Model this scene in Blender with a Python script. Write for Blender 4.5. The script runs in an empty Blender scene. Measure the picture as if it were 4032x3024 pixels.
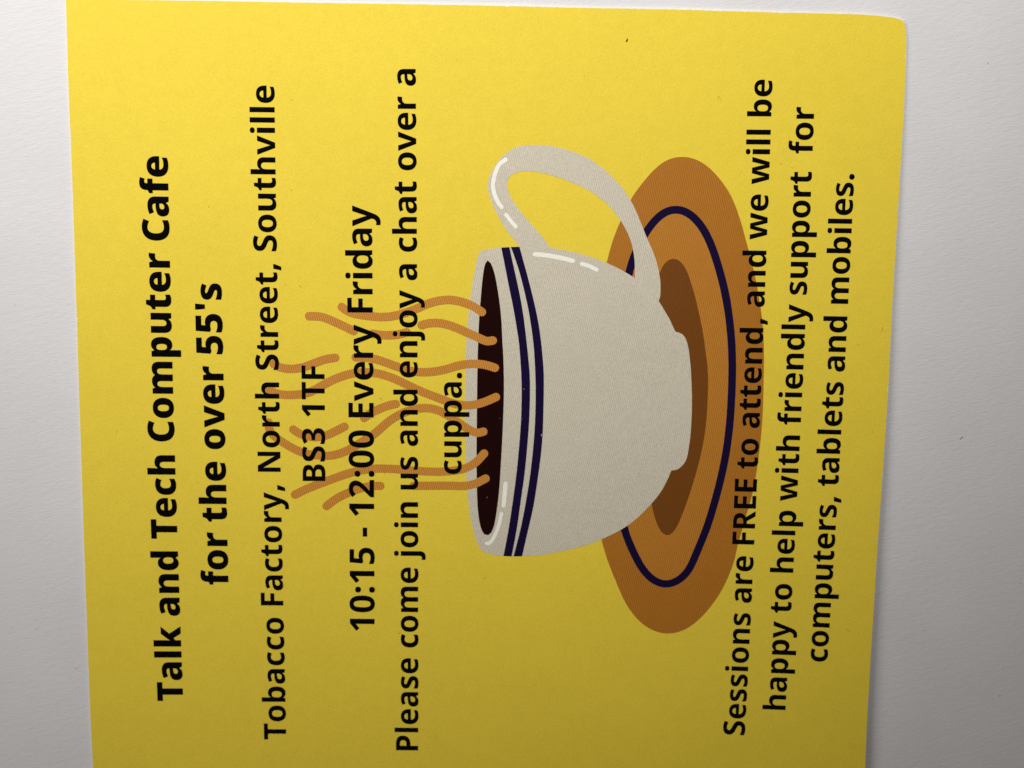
import bpy, bmesh, math, random
from mathutils import Vector, Matrix
from mathutils.geometry import delaunay_2d_cdt

random.seed(7)
MM = 0.001                      # all tables below are in millimetres; the scene is in metres
scene = bpy.context.scene

# ------------------------------------------------------------------ camera (a phone held about 13 cm above the card)
CAM_LOC = (-0.00000, 10.53807, 131.00000)
CAM_AXES = ((0.999903, 0.013882, -0.001119),
            (-0.013927, 0.996669, -0.080359),
            (-0.000000, 0.080367, 0.996765))

cam_data = bpy.data.cameras.new('camera')
cam_data.sensor_width = 36.0
cam_data.lens = 26.0
cam_data.clip_start = 0.005
cam_data.clip_end = 20.0
cam_data.dof.use_dof = True
cam_data.dof.focus_distance = 128 * MM
cam_data.dof.aperture_fstop = 9.0
cam = bpy.data.objects.new('camera', cam_data)
scene.collection.objects.link(cam)
rx, ry, rz = CAM_AXES
m = Matrix(((rx[0], ry[0], rz[0], CAM_LOC[0] * MM), (rx[1], ry[1], rz[1], CAM_LOC[1] * MM),
            (rx[2], ry[2], rz[2], CAM_LOC[2] * MM), (0, 0, 0, 1)))
cam.matrix_world = m
scene.camera = cam

# ------------------------------------------------------------------ light: dim room, a lamp beyond the top of the card, an added light at left
world = bpy.data.worlds.new('World')
scene.world = world
world.use_nodes = True
bg = world.node_tree.nodes['Background']
bg.inputs['Color'].default_value = (1.0, 0.87, 0.80, 1)
bg.inputs['Strength'].default_value = 0.09

def lamp(name, kind, energy, radius, color, loc, aim):
    d = bpy.data.lights.new(name, kind)
    d.energy = energy
    d.shadow_soft_size = radius
    d.color = color
    o = bpy.data.objects.new(name, d)
    scene.collection.objects.link(o)
    o.location = loc
    o.rotation_euler = (Vector(aim) - o.location).to_track_quat('-Z', 'Y').to_euler()
    return d

# a shaded lamp beyond the top of the card, its pool of light fading towards the lower edge
key = lamp('desk_lamp_light', 'SPOT', 9.3, 0.045, (1.0, 0.992, 0.975), (-0.0493, 0.398, 0.300), (-0.0243, 0.200, 0))
key.spot_size = 0.94
key.spot_blend = 0.55
# added wide soft light at left, to bring out the right edge's shadow
lamp('added_left_light', 'POINT', 4.3, 0.12, (1.0, 0.985, 0.96), (-0.340, 0.164, 0.288), (0, 0, 0))

scene.view_settings.view_transform = 'Standard'
scene.view_settings.look = 'None'
scene.view_settings.exposure = 0.0
scene.view_settings.gamma = 1.0
scene.cycles.use_denoising = False     # keep the paper's fine grain crisp

# ------------------------------------------------------------------ data: letter outlines (font units, 1000 per em) and artwork (mm on the card)
GLYPHS = {
 'title': {
  ' ': (260, []),
  "'": (290, [[(85,456,1),(65,714,1),(225,714,1),(205,456,1)]]),
  '5': (585, [[(319,465,1),(380,465,0),(479,411,0),(537,310,0),(537,237,1),(537,158,0),(473,47,0),(346,-10,0),(250,-10,1),(189,-10,0),(87,10,0),(48,29,1),(48,179,1),(86,162,0),(191,134,0),(236,134,1),(273,134,0),(326,155,0),(353,199,0),(353,231,1),(353,275,0),(292,324,0),(229,324,1),(202,324,0),(149,313,0),(128,307,1),(60,341,1),(87,714,1),(489,714,1),(489,562,1),(242,562,1),(232,456,1),(248,459,0),(284,465,0)]]),
  'C': (647, [[(396,574,1),(359,574,0),(301,544,0),(261,487,0),(239,406,0),(239,354,1),(239,285,0),(275,189,0),(350,140,0),(406,140,1),(453,140,0),(541,165,0),(586,183,1),(586,29,1),(539,8,0),(442,-10,0),(385,-10,1),(270,-10,0),(122,82,0),(52,247,0),(52,355,1),(52,436,0),(97,571,0),(185,670,0),(314,724,0),(398,724,1),(450,724,0),(563,700,0),(616,675,1),(560,531,1),(521,549,0),(441,574,0)]]),
  'T': (587, [[(385,0,1),(203,0,1),(203,564,1),(23,564,1),(23,714,1),(564,714,1),(564,564,1),(385,564,1)]]),
  'a': (616, [[(331,561,1),(435,561,0),(551,459,0),(551,363,1),(551,0,1),(426,0,1),(391,73,1),(387,73,1),(364,44,0),(315,7,0),(251,-10,0),(205,-10,1),(157,-10,0),(81,28,0),(37,107,0),(37,167,1),(37,255,0),(160,341,0),(279,346,1),(371,349,1),(371,359,1),(371,400,0),(332,433,0),(299,433,1),(265,433,0),(186,410,0),(145,392,1),(93,512,1),(140,536,0),(258,561,0)], [(324,246,1),(267,244,0),(220,209,0),(220,177,1),(220,147,0),(253,118,0),(280,118,1),(318,118,0),(372,166,0),(372,205,1),(372,249,1)]]),
  'c': (533, [[(316,-10,1),(233,-10,0),(111,50,0),(43,175,0),(43,273,1),(43,374,0),(118,501,0),(247,561,0),(330,561,1),(380,561,0),(470,540,0),(507,521,1),(454,387,1),(421,401,0),(362,419,0),(330,419,1),(298,419,0),(252,387,0),(227,323,0),(227,274,1),(227,224,0),(252,163,0),(299,134,0),(330,134,1),(372,134,0),(453,159,0),(489,181,1),(489,37,1),(456,16,0),(372,-10,0)]]),
  'd': (640, [[(242,-10,1),(155,-10,0),(43,135,0),(43,275,1),(43,417,0),(157,561,0),(248,561,1),(286,561,0),(341,540,0),(381,503,0),(395,480,1),(400,480,1),(396,501,0),(391,572,0),(391,605,1),(391,760,1),(572,760,1),(572,0,1),(436,0,1),(398,70,1),(391,70,1),(378,48,0),(337,12,0),(280,-10,0)], [(313,133,1),(363,133,0),(405,194,0),(405,258,1),(405,273,1),(405,342,0),(365,416,0),(311,416,1),(273,416,0),(226,345,0),(226,272,1),(226,200,0),(273,133,0)]]),
  'e': (612, [[(313,561,1),(392,561,0),(507,505,0),(569,393,0),(569,309,1),(569,228,1),(226,228,1),(228,180,0),(292,120,0),(352,120,1),(404,120,0),(489,139,0),(535,161,1),(535,30,1),(495,10,0),(401,-10,0),(331,-10,1),(248,-10,0),(118,49,0),(43,175,0),(43,272,1),(43,371,0),(111,499,0),(233,561,0)], [(319,437,1),(282,437,0),(234,391,0),(229,342,1),(405,342,1),(405,370,0),(385,412,0),(347,437,0)]]),
  'f': (406, [[(396,416,1),(277,416,1),(277,0,1),(96,0,1),(96,416,1),(21,416,1),(21,505,1),(100,550,1),(100,561,1),(100,668,0),(188,765,0),(287,765,1),(328,765,0),(397,752,0),(433,740,1),(394,622,1),(379,626,0),(344,632,0),(323,632,1),(299,632,0),(277,602,0),(277,568,1),(277,551,1),(396,551,1)]]),
  'h': (665, [[(248,640,1),(248,583,0),(242,504,0),(240,483,1),(249,483,1),(267,511,0),(313,546,0),(370,561,0),(403,561,1),(459,561,0),(547,519,0),(599,431,0),(599,359,1),(599,0,1),(418,0,1),(418,306,1),(418,362,0),(383,419,0),(346,419,1),(309,419,0),(266,379,0),(248,302,0),(248,247,1),(248,0,1),(68,0,1),(68,760,1),(248,760,1)]]),
  'k': (646, [[(249,451,1),(249,419,0),(243,340,0),(239,307,1),(243,307,1),(250,319,0),(271,350,0),(293,382,0),(302,393,1),(431,551,1),(633,551,1),(438,317,1),(645,0,1),(439,0,1),(311,203,1),(249,156,1),(249,0,1),(68,0,1),(68,760,1),(249,760,1)]]),
  'l': (316, [[(248,0,1),(68,0,1),(68,760,1),(248,760,1)]]),
  'm': (993, [[(734,561,1),(828,561,0),(927,466,0),(927,359,1),(927,0,1),(747,0,1),(747,306,1),(747,369,0),(711,419,0),(676,419,1),(627,419,0),(587,337,0),(587,262,1),(587,0,1),(407,0,1),(407,306,1),(407,346,0),(392,396,0),(362,419,0),(338,419,1),(303,419,0),(264,379,0),(248,302,0),(248,246,1),(248,0,1),(68,0,1),(68,551,1),(204,551,1),(231,483,1),(236,483,1),(251,506,0),(297,541,0),(361,561,0),(401,561,1),(462,561,0),(541,520,0),(566,483,1),(572,483,1),(598,521,0),(682,561,0)]]),
  'n': (665, [[(405,561,1),(492,561,0),(599,466,0),(599,359,1),(599,0,1),(419,0,1),(419,306,1),(419,362,0),(384,419,0),(346,419,1),(288,419,0),(248,330,0),(248,246,1),(248,0,1),(68,0,1),(68,551,1),(204,551,1),(229,478,1),(236,478,1),(254,504,0),(303,541,0),(366,561,0)]]),
  'o': (634, [[(589,277,1),(589,208,0),(552,101,0),(481,28,0),(379,-10,0),(315,-10,1),(256,-10,0),(156,28,0),(84,101,0),(43,208,0),(43,277,1),(43,369,0),(110,495,0),(232,561,0),(318,561,1),(398,561,0),(519,495,0),(589,369,0)], [(227,277,1),(227,228,0),(244,160,0),(285,125,0),(317,125,1),(350,125,0),(389,160,0),(406,228,0),(406,277,1),(406,326,0),(388,393,0),(349,426,0),(316,426,1),(269,426,0),(227,351,0)]]),
  'p': (640, [[(397,561,1),(490,561,0),(596,415,0),(596,277,1),(596,183,0),(543,55,0),(451,-10,0),(392,-10,1),(353,-10,0),(298,10,0),(261,40,0),(248,55,1),(242,55,1),(244,37,0),(248,-8,0),(248,-36,1),(248,-240,1),(68,-240,1),(68,551,1),(214,551,1),(240,481,1),(248,481,1),(262,503,0),(302,539,0),(359,561,0)], [(331,419,1),(300,419,0),(265,391,0),(249,336,0),(248,293,1),(248,278,1),(248,232,0),(263,168,0),(300,135,0),(332,135,1),(359,135,0),(395,165,0),(413,229,0),(413,279,1),(413,354,0),(371,419,0)]]),
  'r': (463, [[(393,561,1),(409,561,0),(443,557,0),(452,555,1),(435,386,1),(425,388,0),(396,392,0),(371,392,1),(352,392,0),(309,383,0),(271,358,0),(248,312,0),(248,273,1),(248,0,1),(68,0,1),(68,551,1),(203,551,1),(231,462,1),(239,462,1),(254,489,0),(302,535,0),(362,561,0)]]),
  's': (513, [[(472,168,1),(472,116,0),(425,35,0),(323,-10,0),(241,-10,1),(182,-10,0),(90,4,0),(44,21,1),(44,167,1),(95,143,0),(201,122,0),(234,122,1),(269,122,0),(302,139,0),(302,155,1),(302,168,0),(282,188,0),(231,211,0),(183,230,1),(136,249,0),(74,293,0),(43,356,0),(43,400,1),(43,480,0),(166,561,0),(268,561,1),(322,561,0),(417,538,0),(468,515,1),(418,398,1),(378,416,0),(295,438,0),(268,438,1),(243,438,0),(215,424,0),(215,411,1),(215,400,0),(233,382,0),(282,361,0),(328,342,1),(377,323,0),(441,278,0),(472,216,0)]]),
  't': (450, [[(329,133,1),(355,133,0),(398,143,0),(420,151,1),(420,19,1),(390,7,0),(322,-10,0),(271,-10,1),(219,-10,0),(139,23,0),(93,105,0),(93,179,1),(93,416,1),(25,416,1),(25,490,1),(109,548,1),(157,663,1),(274,663,1),(274,551,1),(412,551,1),(412,416,1),(274,416,1),(274,191,1),(274,162,0),(303,133,0)]]),
  'u': (665, [[(597,551,1),(597,0,1),(460,0,1),(437,69,1),(427,69,1),(410,41,0),(357,6,0),(294,-10,0),(260,-10,1),(205,-10,0),(117,32,0),(66,121,0),(66,192,1),(66,551,1),(247,551,1),(247,245,1),(247,190,0),(281,133,0),(318,133,1),(357,133,0),(400,172,0),(416,250,0),(416,305,1),(416,551,1)]]),
  'v': (600, [[(210,0,1),(0,551,1),(188,551,1),(284,225,1),(286,220,0),(291,198,0),(296,172,0),(297,160,1),(300,160,1),(300,172,0),(304,196,0),(311,218,0),(313,224,1),(412,551,1),(600,551,1),(390,0,1)]]),
 },
 'body': {
  ' ': (260, []),
  ',': (293, [[(220,116,1),(227,105,1),(214,53,0),(168,-68,0),(141,-129,1),(30,-129,1),(45,-65,0),(71,63,0),(79,116,1)]]),
  '-': (322, [[(29,205,1),(29,331,1),(293,331,1),(293,205,1)]]),
  '.': (287, [[(56,71,1),(56,116,0),(105,156,0),(144,156,1),(182,156,0),(231,116,0),(231,71,1),(231,28,0),(181,-13,0),(144,-13,1),(105,-13,0),(56,28,0)]]),
  '0': (580, [[(540,357,1),(540,270,0),(513,135,0),(454,40,0),(359,-10,0),(290,-10,1),(204,-10,0),(93,78,0),(41,242,0),(41,357,1),(41,473,0),(89,637,0),(199,724,0),(290,724,1),(375,724,0),(486,637,0),(540,473,0)], [(191,357,1),(191,276,0),(209,167,0),(252,112,0),(290,112,1),(328,112,0),(370,166,0),(389,276,0),(389,357,1),(389,439,0),(370,547,0),(328,602,0),(290,602,1),(252,602,0),(209,547,0),(191,439,0)]]),
  '1': (580, [[(418,0,1),(266,0,1),(266,412,1),(266,429,0),(266,476,0),(268,529,0),(269,551,1),(255,536,0),(232,514,0),(218,502,1),(139,437,1),(60,534,1),(284,714,1),(418,714,1)]]),
  '2': (580, [[(537,0,1),(37,0,1),(37,105,1),(216,287,1),(270,342,0),(337,417,0),(366,478,0),(366,513,1),(366,556,0),(314,597,0),(274,597,1),(233,597,0),(161,560,0),(118,524,1),(36,622,1),(66,649,0),(137,695,0),(227,724,0),(288,724,1),(358,724,0),(460,675,0),(517,588,0),(517,531,1),(517,471,0),(471,374,0),(384,278,0),(321,219,1),(230,132,1),(230,127,1),(537,127,1)]]),
  '3': (580, [[(512,554,1),(512,504,0),(471,433,0),(401,387,0),(358,376,1),(358,373,1),(444,363,0),(533,278,0),(533,204,1),(533,144,0),(472,46,0),(345,-10,0),(245,-10,1),(181,-10,0),(84,9,0),(38,29,1),(38,158,1),(85,134,0),(185,111,0),(228,111,1),(309,111,0),(374,165,0),(374,212,1),(374,244,0),(340,287,0),(265,308,0),(203,308,1),(149,308,1),(149,425,1),(204,425,1),(260,425,0),(330,450,0),(363,495,0),(363,524,1),(363,562,0),(309,602,0),(263,602,1),(229,602,0),(170,585,0),(124,561,0),(106,550,1),(41,651,1),(82,681,0),(196,724,0),(281,724,1),(392,724,0),(512,631,0)]]),
  '5': (580, [[(304,456,1),(370,456,0),(472,404,0),(530,305,0),(530,234,1),(530,156,0),(466,47,0),(342,-10,0),(249,-10,1),(190,-10,0),(90,10,0),(53,29,1),(53,157,1),(90,138,0),(195,111,0),(240,111,1),(283,111,0),(344,136,0),(377,189,0),(377,227,1),(377,279,0),(307,337,0),(235,337,1),(207,337,0),(148,326,0),(127,321,1),(67,353,1),(94,714,1),(481,714,1),(481,586,1),(222,586,1),(210,446,1),(226,449,0),(269,456,0)]]),
  ':': (281, [[(54,70,1),(54,116,0),(105,153,0),(141,153,1),(176,153,0),(226,116,0),(226,70,1),(226,26,0),(176,-13,0),(141,-13,1),(105,-13,0),(54,26,0)], [(54,473,1),(54,519,0),(105,556,0),(141,556,1),(176,556,0),(226,519,0),(226,473,1),(226,429,0),(176,389,0),(141,389,1),(105,389,0),(54,429,0)]]),
  'B': (664, [[(316,714,1),(463,714,0),(597,627,0),(597,536,1),(597,491,0),(564,426,0),(509,386,0),(475,379,1),(475,374,1),(510,367,0),(574,331,0),(615,263,0),(615,207,1),(615,142,0),(551,49,0),(433,0,0),(352,0,1),(85,0,1),(85,714,1)], [(324,428,1),(390,428,0),(441,476,0),(441,516,1),(441,557,0),(381,596,0),(316,596,1),(237,596,1),(237,428,1)], [(237,313,1),(237,120,1),(335,120,1),(403,120,0),(457,175,0),(457,219,1),(457,246,0),(433,288,0),(378,313,0),(330,313,1)]]),
  'E': (552, [[(499,0,1),(85,0,1),(85,714,1),(499,714,1),(499,590,1),(237,590,1),(237,433,1),(482,433,1),(482,309,1),(237,309,1),(237,126,1),(499,126,1)]]),
  'F': (531, [[(235,0,1),(85,0,1),(85,714,1),(498,714,1),(498,590,1),(235,590,1),(235,407,1),(479,407,1),(479,282,1),(235,282,1)]]),
  'N': (804, [[(719,0,1),(526,0,1),(216,539,1),(212,539,1),(214,516,0),(218,452,0),(221,384,0),(221,353,1),(221,0,1),(85,0,1),(85,714,1),(278,714,1),(586,180,1),(590,180,1),(589,200,0),(585,263,0),(583,332,0),(583,359,1),(583,714,1),(719,714,1)]]),
  'P': (621, [[(309,714,1),(446,714,0),(579,599,0),(579,494,1),(579,447,0),(550,361,0),(486,293,0),(380,253,0),(302,253,1),(237,253,1),(237,0,1),(85,0,1),(85,714,1)], [(303,590,1),(237,590,1),(237,378,1),(288,378,1),(331,378,0),(392,400,0),(426,449,0),(426,489,1),(426,537,0),(366,590,0)]]),
  'R': (655, [[(304,714,1),(398,714,0),(521,667,0),(583,575,0),(583,506,1),(583,458,0),(549,384,0),(490,332,0),(453,315,1),(656,0,1),(483,0,1),(323,274,1),(237,274,1),(237,0,1),(85,0,1),(85,714,1)], [(300,595,1),(237,595,1),(237,391,1),(301,391,1),(362,391,0),(429,442,0),(429,499,1),(429,532,0),(402,574,0),(345,595,0)]]),
  'S': (566, [[(527,207,1),(527,146,0),(467,48,0),(347,-10,0),(257,-10,1),(212,-10,0),(139,-1,0),(76,17,0),(47,31,1),(47,168,1),(96,144,0),(210,115,0),(261,115,1),(300,115,0),(350,135,0),(375,170,0),(375,193,1),(375,219,0),(348,253,0),(285,287,0),(231,308,1),(175,332,0),(95,388,0),(53,467,0),(53,526,1),(53,590,0),(117,678,0),(231,724,0),(306,724,1),(372,724,0),(478,697,0),(520,677,1),(474,557,1),(431,576,0),(343,600,0),(302,600,1),(269,600,0),(225,582,0),(204,551,0),(204,531,1),(204,506,0),(232,471,0),(296,438,0),(351,414,1),(407,391,0),(486,337,0),(527,263,0)]]),
  'T': (577, [[(364,0,1),(213,0,1),(213,588,1),(19,588,1),(19,714,1),(558,714,1),(558,588,1),(364,588,1)]]),
  'a': (598, [[(317,556,1),(419,556,0),(527,459,0),(527,364,1),(527,0,1),(423,0,1),(394,74,1),(390,74,1),(367,45,0),(318,7,0),(254,-10,0),(208,-10,1),(160,-10,0),(84,27,0),(40,103,0),(40,161,1),(40,246,0),(164,333,0),(287,337,1),(378,340,1),(378,358,1),(378,407,0),(334,446,0),(294,446,1),(257,446,0),(179,423,0),(141,405,1),(97,507,1),(140,530,0),(251,556,0)], [(321,251,1),(249,248,0),(193,206,0),(193,167,1),(193,132,0),(233,99,0),(265,99,1),(313,99,0),(379,156,0),(379,208,1),(379,253,1)]]),
  'b': (632, [[(223,583,1),(223,552,0),(220,496,0),(217,475,1),(223,475,1),(245,509,0),(319,556,0),(378,556,1),(470,556,0),(584,413,0),(584,274,1),(584,181,0),(531,54,0),(437,-10,0),(374,-10,1),(314,-10,0),(245,33,0),(223,60,1),(213,60,1),(188,0,1),(74,0,1),(74,760,1),(223,760,1)], [(330,437,1),(292,437,0),(244,404,0),(223,339,0),(223,287,1),(223,269,1),(223,191,0),(270,111,0),(332,111,1),(381,111,0),(431,195,0),(431,276,1),(431,356,0),(382,437,0)]]),
  'c': (515, [[(311,-10,1),(232,-10,0),(113,49,0),(47,174,0),(47,270,1),(47,371,0),(119,496,0),(243,556,0),(322,556,1),(369,556,0),(454,536,0),(487,519,1),(443,406,1),(413,418,0),(352,435,0),(321,435,1),(282,435,0),(228,399,0),(200,326,0),(200,271,1),(200,217,0),(228,146,0),(282,111,0),(320,111,1),(362,111,0),(439,134,0),(472,153,1),(472,31,1),(441,12,0),(363,-10,0)]]),
  'd': (632, [[(253,-10,1),(162,-10,0),(47,133,0),(47,272,1),(47,413,0),(163,556,0),(257,556,1),(296,556,0),(354,535,0),(396,499,0),(411,476,1),(416,476,1),(413,494,0),(408,559,0),(408,586,1),(408,760,1),(558,760,1),(558,0,1),(443,0,1),(414,71,1),(408,71,1),(394,48,0),(351,12,0),(292,-10,0)], [(305,110,1),(367,110,0),(417,182,0),(418,255,1),(418,271,1),(418,350,0),(369,435,0),(304,435,1),(255,435,0),(199,350,0),(199,270,1),(199,190,0),(255,110,0)]]),
  'e': (596, [[(306,556,1),(382,556,0),(492,499,0),(551,388,0),(551,308,1),(551,235,1),(199,235,1),(201,173,0),(274,102,0),(340,102,1),(392,102,0),(475,121,0),(520,142,1),(520,29,1),(479,9,0),(390,-10,0),(325,-10,1),(244,-10,0),(119,50,0),(47,175,0),(47,269,1),(47,365,0),(112,492,0),(229,556,0)], [(310,449,1),(264,449,0),(208,392,0),(202,335,1),(410,335,1),(410,369,0),(388,419,0),(343,449,0)]]),
  'f': (385, [[(375,433,1),(250,433,1),(250,0,1),(101,0,1),(101,433,1),(19,433,1),(19,506,1),(103,546,1),(103,564,1),(103,670,0),(193,765,0),(285,765,1),(324,765,0),(387,753,0),(418,742,1),(384,640,1),(369,645,0),(331,652,0),(310,652,1),(280,652,0),(250,612,0),(250,569,1),(250,546,1),(375,546,1)]]),
  'h': (649, [[(223,606,1),(223,562,0),(218,495,0),(216,476,1),(224,476,1),(242,504,0),(290,539,0),(349,556,0),(382,556,1),(441,556,0),(529,514,0),(578,426,0),(578,356,1),(578,0,1),(428,0,1),(428,318,1),(428,377,0),(386,437,0),(341,437,1),(296,437,0),(245,395,0),(223,315,0),(223,257,1),(223,0,1),(74,0,1),(74,760,1),(223,760,1)]]),
  'i': (298, [[(224,546,1),(224,0,1),(74,0,1),(74,546,1)], [(150,760,1),(182,760,0),(231,729,0),(231,687,1),(231,646,0),(182,614,0),(150,614,1),(116,614,0),(68,646,0),(68,687,1),(68,729,0),(116,760,0)]]),
  'j': (298, [[(40,-240,1),(16,-240,0),(-35,-233,0),(-53,-228,1),(-53,-110,1),(-37,-114,0),(-8,-120,0),(9,-120,1),(36,-120,0),(74,-86,0),(74,-36,1),(74,546,1),(223,546,1),(223,-59,1),(223,-109,0),(187,-191,0),(107,-240,0)], [(68,687,1),(68,729,0),(115,760,0),(149,760,1),(182,760,0),(231,729,0),(231,687,1),(231,646,0),(182,614,0),(149,614,1),(115,614,0),(68,646,0)]]),
  'l': (297, [[(223,0,1),(74,0,1),(74,760,1),(223,760,1)]]),
  'm': (974, [[(714,556,1),(807,556,0),(903,461,0),(903,356,1),(903,0,1),(754,0,1),(754,319,1),(754,382,0),(712,437,0),(670,437,1),(611,437,0),(563,352,0),(563,273,1),(563,0,1),(413,0,1),(413,319,1),(413,359,0),(395,412,0),(359,437,0),(331,437,1),(290,437,0),(242,395,0),(223,315,0),(223,256,1),(223,0,1),(74,0,1),(74,546,1),(188,546,1),(210,476,1),(215,476,1),(231,501,0),(278,537,0),(341,556,0),(378,556,1),(439,556,0),(520,514,0),(543,474,1),(548,474,1),(575,515,0),(662,556,0)]]),
  'n': (649, [[(384,556,1),(474,556,0),(578,461,0),(578,356,1),(578,0,1),(429,0,1),(429,318,1),(429,377,0),(387,437,0),(341,437,1),(273,437,0),(223,344,0),(223,256,1),(223,0,1),(74,0,1),(74,546,1),(188,546,1),(209,473,1),(215,473,1),(233,500,0),(284,537,0),(347,556,0)]]),
  'o': (624, [[(577,274,1),(577,206,0),(540,100,0),(471,28,0),(372,-10,0),(311,-10,1),(253,-10,0),(157,28,0),(87,100,0),(47,206,0),(47,274,1),(47,365,0),(111,491,0),(231,556,0),(314,556,1),(391,556,0),(509,491,0),(577,365,0)], [(200,274,1),(200,221,0),(223,144,0),(273,104,0),(313,104,1),(352,104,0),(401,144,0),(424,221,0),(424,274,1),(424,328,0),(401,403,0),(352,441,0),(312,441,1),(253,441,0),(200,355,0)]]),
  'p': (632, [[(378,556,1),(473,556,0),(584,413,0),(584,274,1),(584,182,0),(530,54,0),(436,-10,0),(374,-10,1),(335,-10,0),(276,11,0),(237,42,0),(223,60,1),(217,60,1),(219,41,0),(223,-6,0),(223,-31,1),(223,-240,1),(74,-240,1),(74,546,1),(195,546,1),(216,475,1),(223,475,1),(238,497,0),(279,534,0),(338,556,0)], [(329,437,1),(290,437,0),(245,404,0),(224,340,0),(223,291,1),(223,275,1),(223,222,0),(242,149,0),(290,111,0),(330,111,1),(364,111,0),(409,149,0),(431,223,0),(431,276,1),(431,357,0),(380,437,0)]]),
  'r': (447, [[(374,556,1),(390,556,0),(424,553,0),(434,550,1),(419,410,1),(408,412,0),(378,416,0),(357,416,1),(334,416,0),(287,402,0),(247,370,0),(223,317,0),(223,278,1),(223,0,1),(74,0,1),(74,546,1),(188,546,1),(209,454,1),(216,454,1),(232,482,0),(280,529,0),(340,556,0)]]),
  's': (502, [[(460,161,1),(460,109,0),(411,32,0),(311,-10,0),(234,-10,1),(176,-10,0),(88,5,0),(47,22,1),(47,146,1),(91,125,0),(192,102,0),(230,102,1),(276,102,0),(318,127,0),(318,150,1),(318,165,0),(297,189,0),(244,215,0),(194,234,1),(146,254,0),(80,297,0),(46,357,0),(46,402,1),(46,477,0),(165,556,0),(263,556,1),(315,556,0),(407,534,0),(453,514,1),(410,412,1),(372,429,0),(292,450,0),(261,450,1),(226,450,0),(188,429,0),(188,410,1),(188,395,0),(209,373,0),(262,350,0),(310,330,1),(359,311,0),(426,268,0),(460,208,0)]]),
  't': (420, [[(308,109,1),(331,109,0),(374,119,0),(393,125,1),(393,15,1),(369,4,0),(306,-10,0),(264,-10,1),(215,-10,0),(138,22,0),(93,101,0),(93,172,1),(93,433,1),(22,433,1),(22,497,1),(104,547,1),(147,662,1),(243,662,1),(243,546,1),(386,546,1),(386,433,1),(243,433,1),(243,180,1),(243,144,0),(278,109,0)]]),
  'u': (649, [[(575,546,1),(575,0,1),(460,0,1),(441,70,1),(433,70,1),(416,42,0),(362,6,0),(299,-10,0),(264,-10,1),(206,-10,0),(119,32,0),(71,120,0),(71,190,1),(71,546,1),(221,546,1),(221,227,1),(221,169,0),(263,110,0),(308,110,1),(354,110,0),(405,151,0),(426,232,0),(426,289,1),(426,546,1)]]),
  'v': (570, [[(208,0,1),(0,546,1),(157,546,1),(259,224,1),(263,213,0),(272,180,0),(280,146,0),(282,133,1),(285,133,1),(287,146,0),(294,179,0),(305,212,0),(308,223,1),(413,546,1),(570,546,1),(361,0,1)]]),
  'w': (860, [[(463,266,1),(456,293,0),(443,353,0),(433,407,0),(431,422,1),(427,422,1),(425,407,0),(415,353,0),(401,290,0),(394,262,1),(321,0,1),(161,0,1),(12,547,1),(161,547,1),(217,305,1),(224,279,0),(235,217,0),(245,155,0),(246,132,1),(250,132,1),(252,148,0),(260,194,0),(269,241,0),(278,281,0),(280,292,1),(349,547,1),(514,547,1),(579,290,1),(584,269,0),(597,213,0),(608,155,0),(610,132,1),(614,132,1),(616,155,0),(625,217,0),(637,280,0),(643,305,1),(702,547,1),(849,547,1),(698,0,1),(534,0,1)]]),
  'y': (570, [[(0,546,1),(158,546,1),(261,234,1),(266,219,0),(275,187,0),(283,155,0),(284,139,1),(288,139,1),(292,161,0),(306,211,0),(314,234,1),(415,546,1),(570,546,1),(346,-51,1),(323,-111,0),(263,-196,0),(175,-240,0),(110,-240,1),(85,-240,0),(48,-235,0),(34,-232,1),(34,-114,1),(45,-116,0),(76,-120,0),(93,-120,1),(125,-120,0),(166,-95,0),(195,-54,0),(205,-28,1),(217,4,1)]]),
 },
}
# part name, words, weight, letter size mm, first and last ink along the card (mm), baseline bow (quadratic)
TEXT_LINES = [
 ('title_line', 'Talk and Tech Computer Cafe', 'title', 6.6, -59.21, 38.68, [9.78e-05, -0.003402, -60.11]),
 ('subtitle_line', "for the over 55's", 'title', 6.6, -37.21, 16.98, [-5.614e-06, -0.006248, -51.1]),
 ('address_line', 'Tobacco Factory, North Street, Southville', 'body', 5.7, -66.33, 50.81, [3.831e-05, -0.006301, -41.3]),
 ('postcode_line', 'BS3 1TF', 'body', 5.7, -17.91, 2.79, [0.0, -0.002303, -33.22]),
 ('opening_hours_line', '10:15 - 12:00 Every Friday', 'body', 6.26, -45.45, 30.81, [-5.89e-05, -0.006127, -24.57]),
 ('invitation_line', 'Please come join us and enjoy a chat over a', 'body', 5.7, -68.07, 53.92, [-4.214e-05, -0.007753, -16.73]),
 ('cuppa_line', 'cuppa.', 'body', 5.7, -16.29, 1.89, [0.0, -0.005707, -8.903]),
 ('sessions_line', 'Sessions are FREE to attend, and we will be', 'body', 5.5, -63.81, 52.93, [-8.774e-05, 0.002665, 43.99]),
 ('help_line', 'happy to help with friendly support  for', 'body', 5.5, -58.82, 48.48, [-9.878e-05, 0.004544, 51.26]),
 ('devices_line', 'computers, tablets and mobiles.', 'body', 5.5, -49.6, 37.26, [-0.0001207, 0.008208, 58.48]),
]
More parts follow.
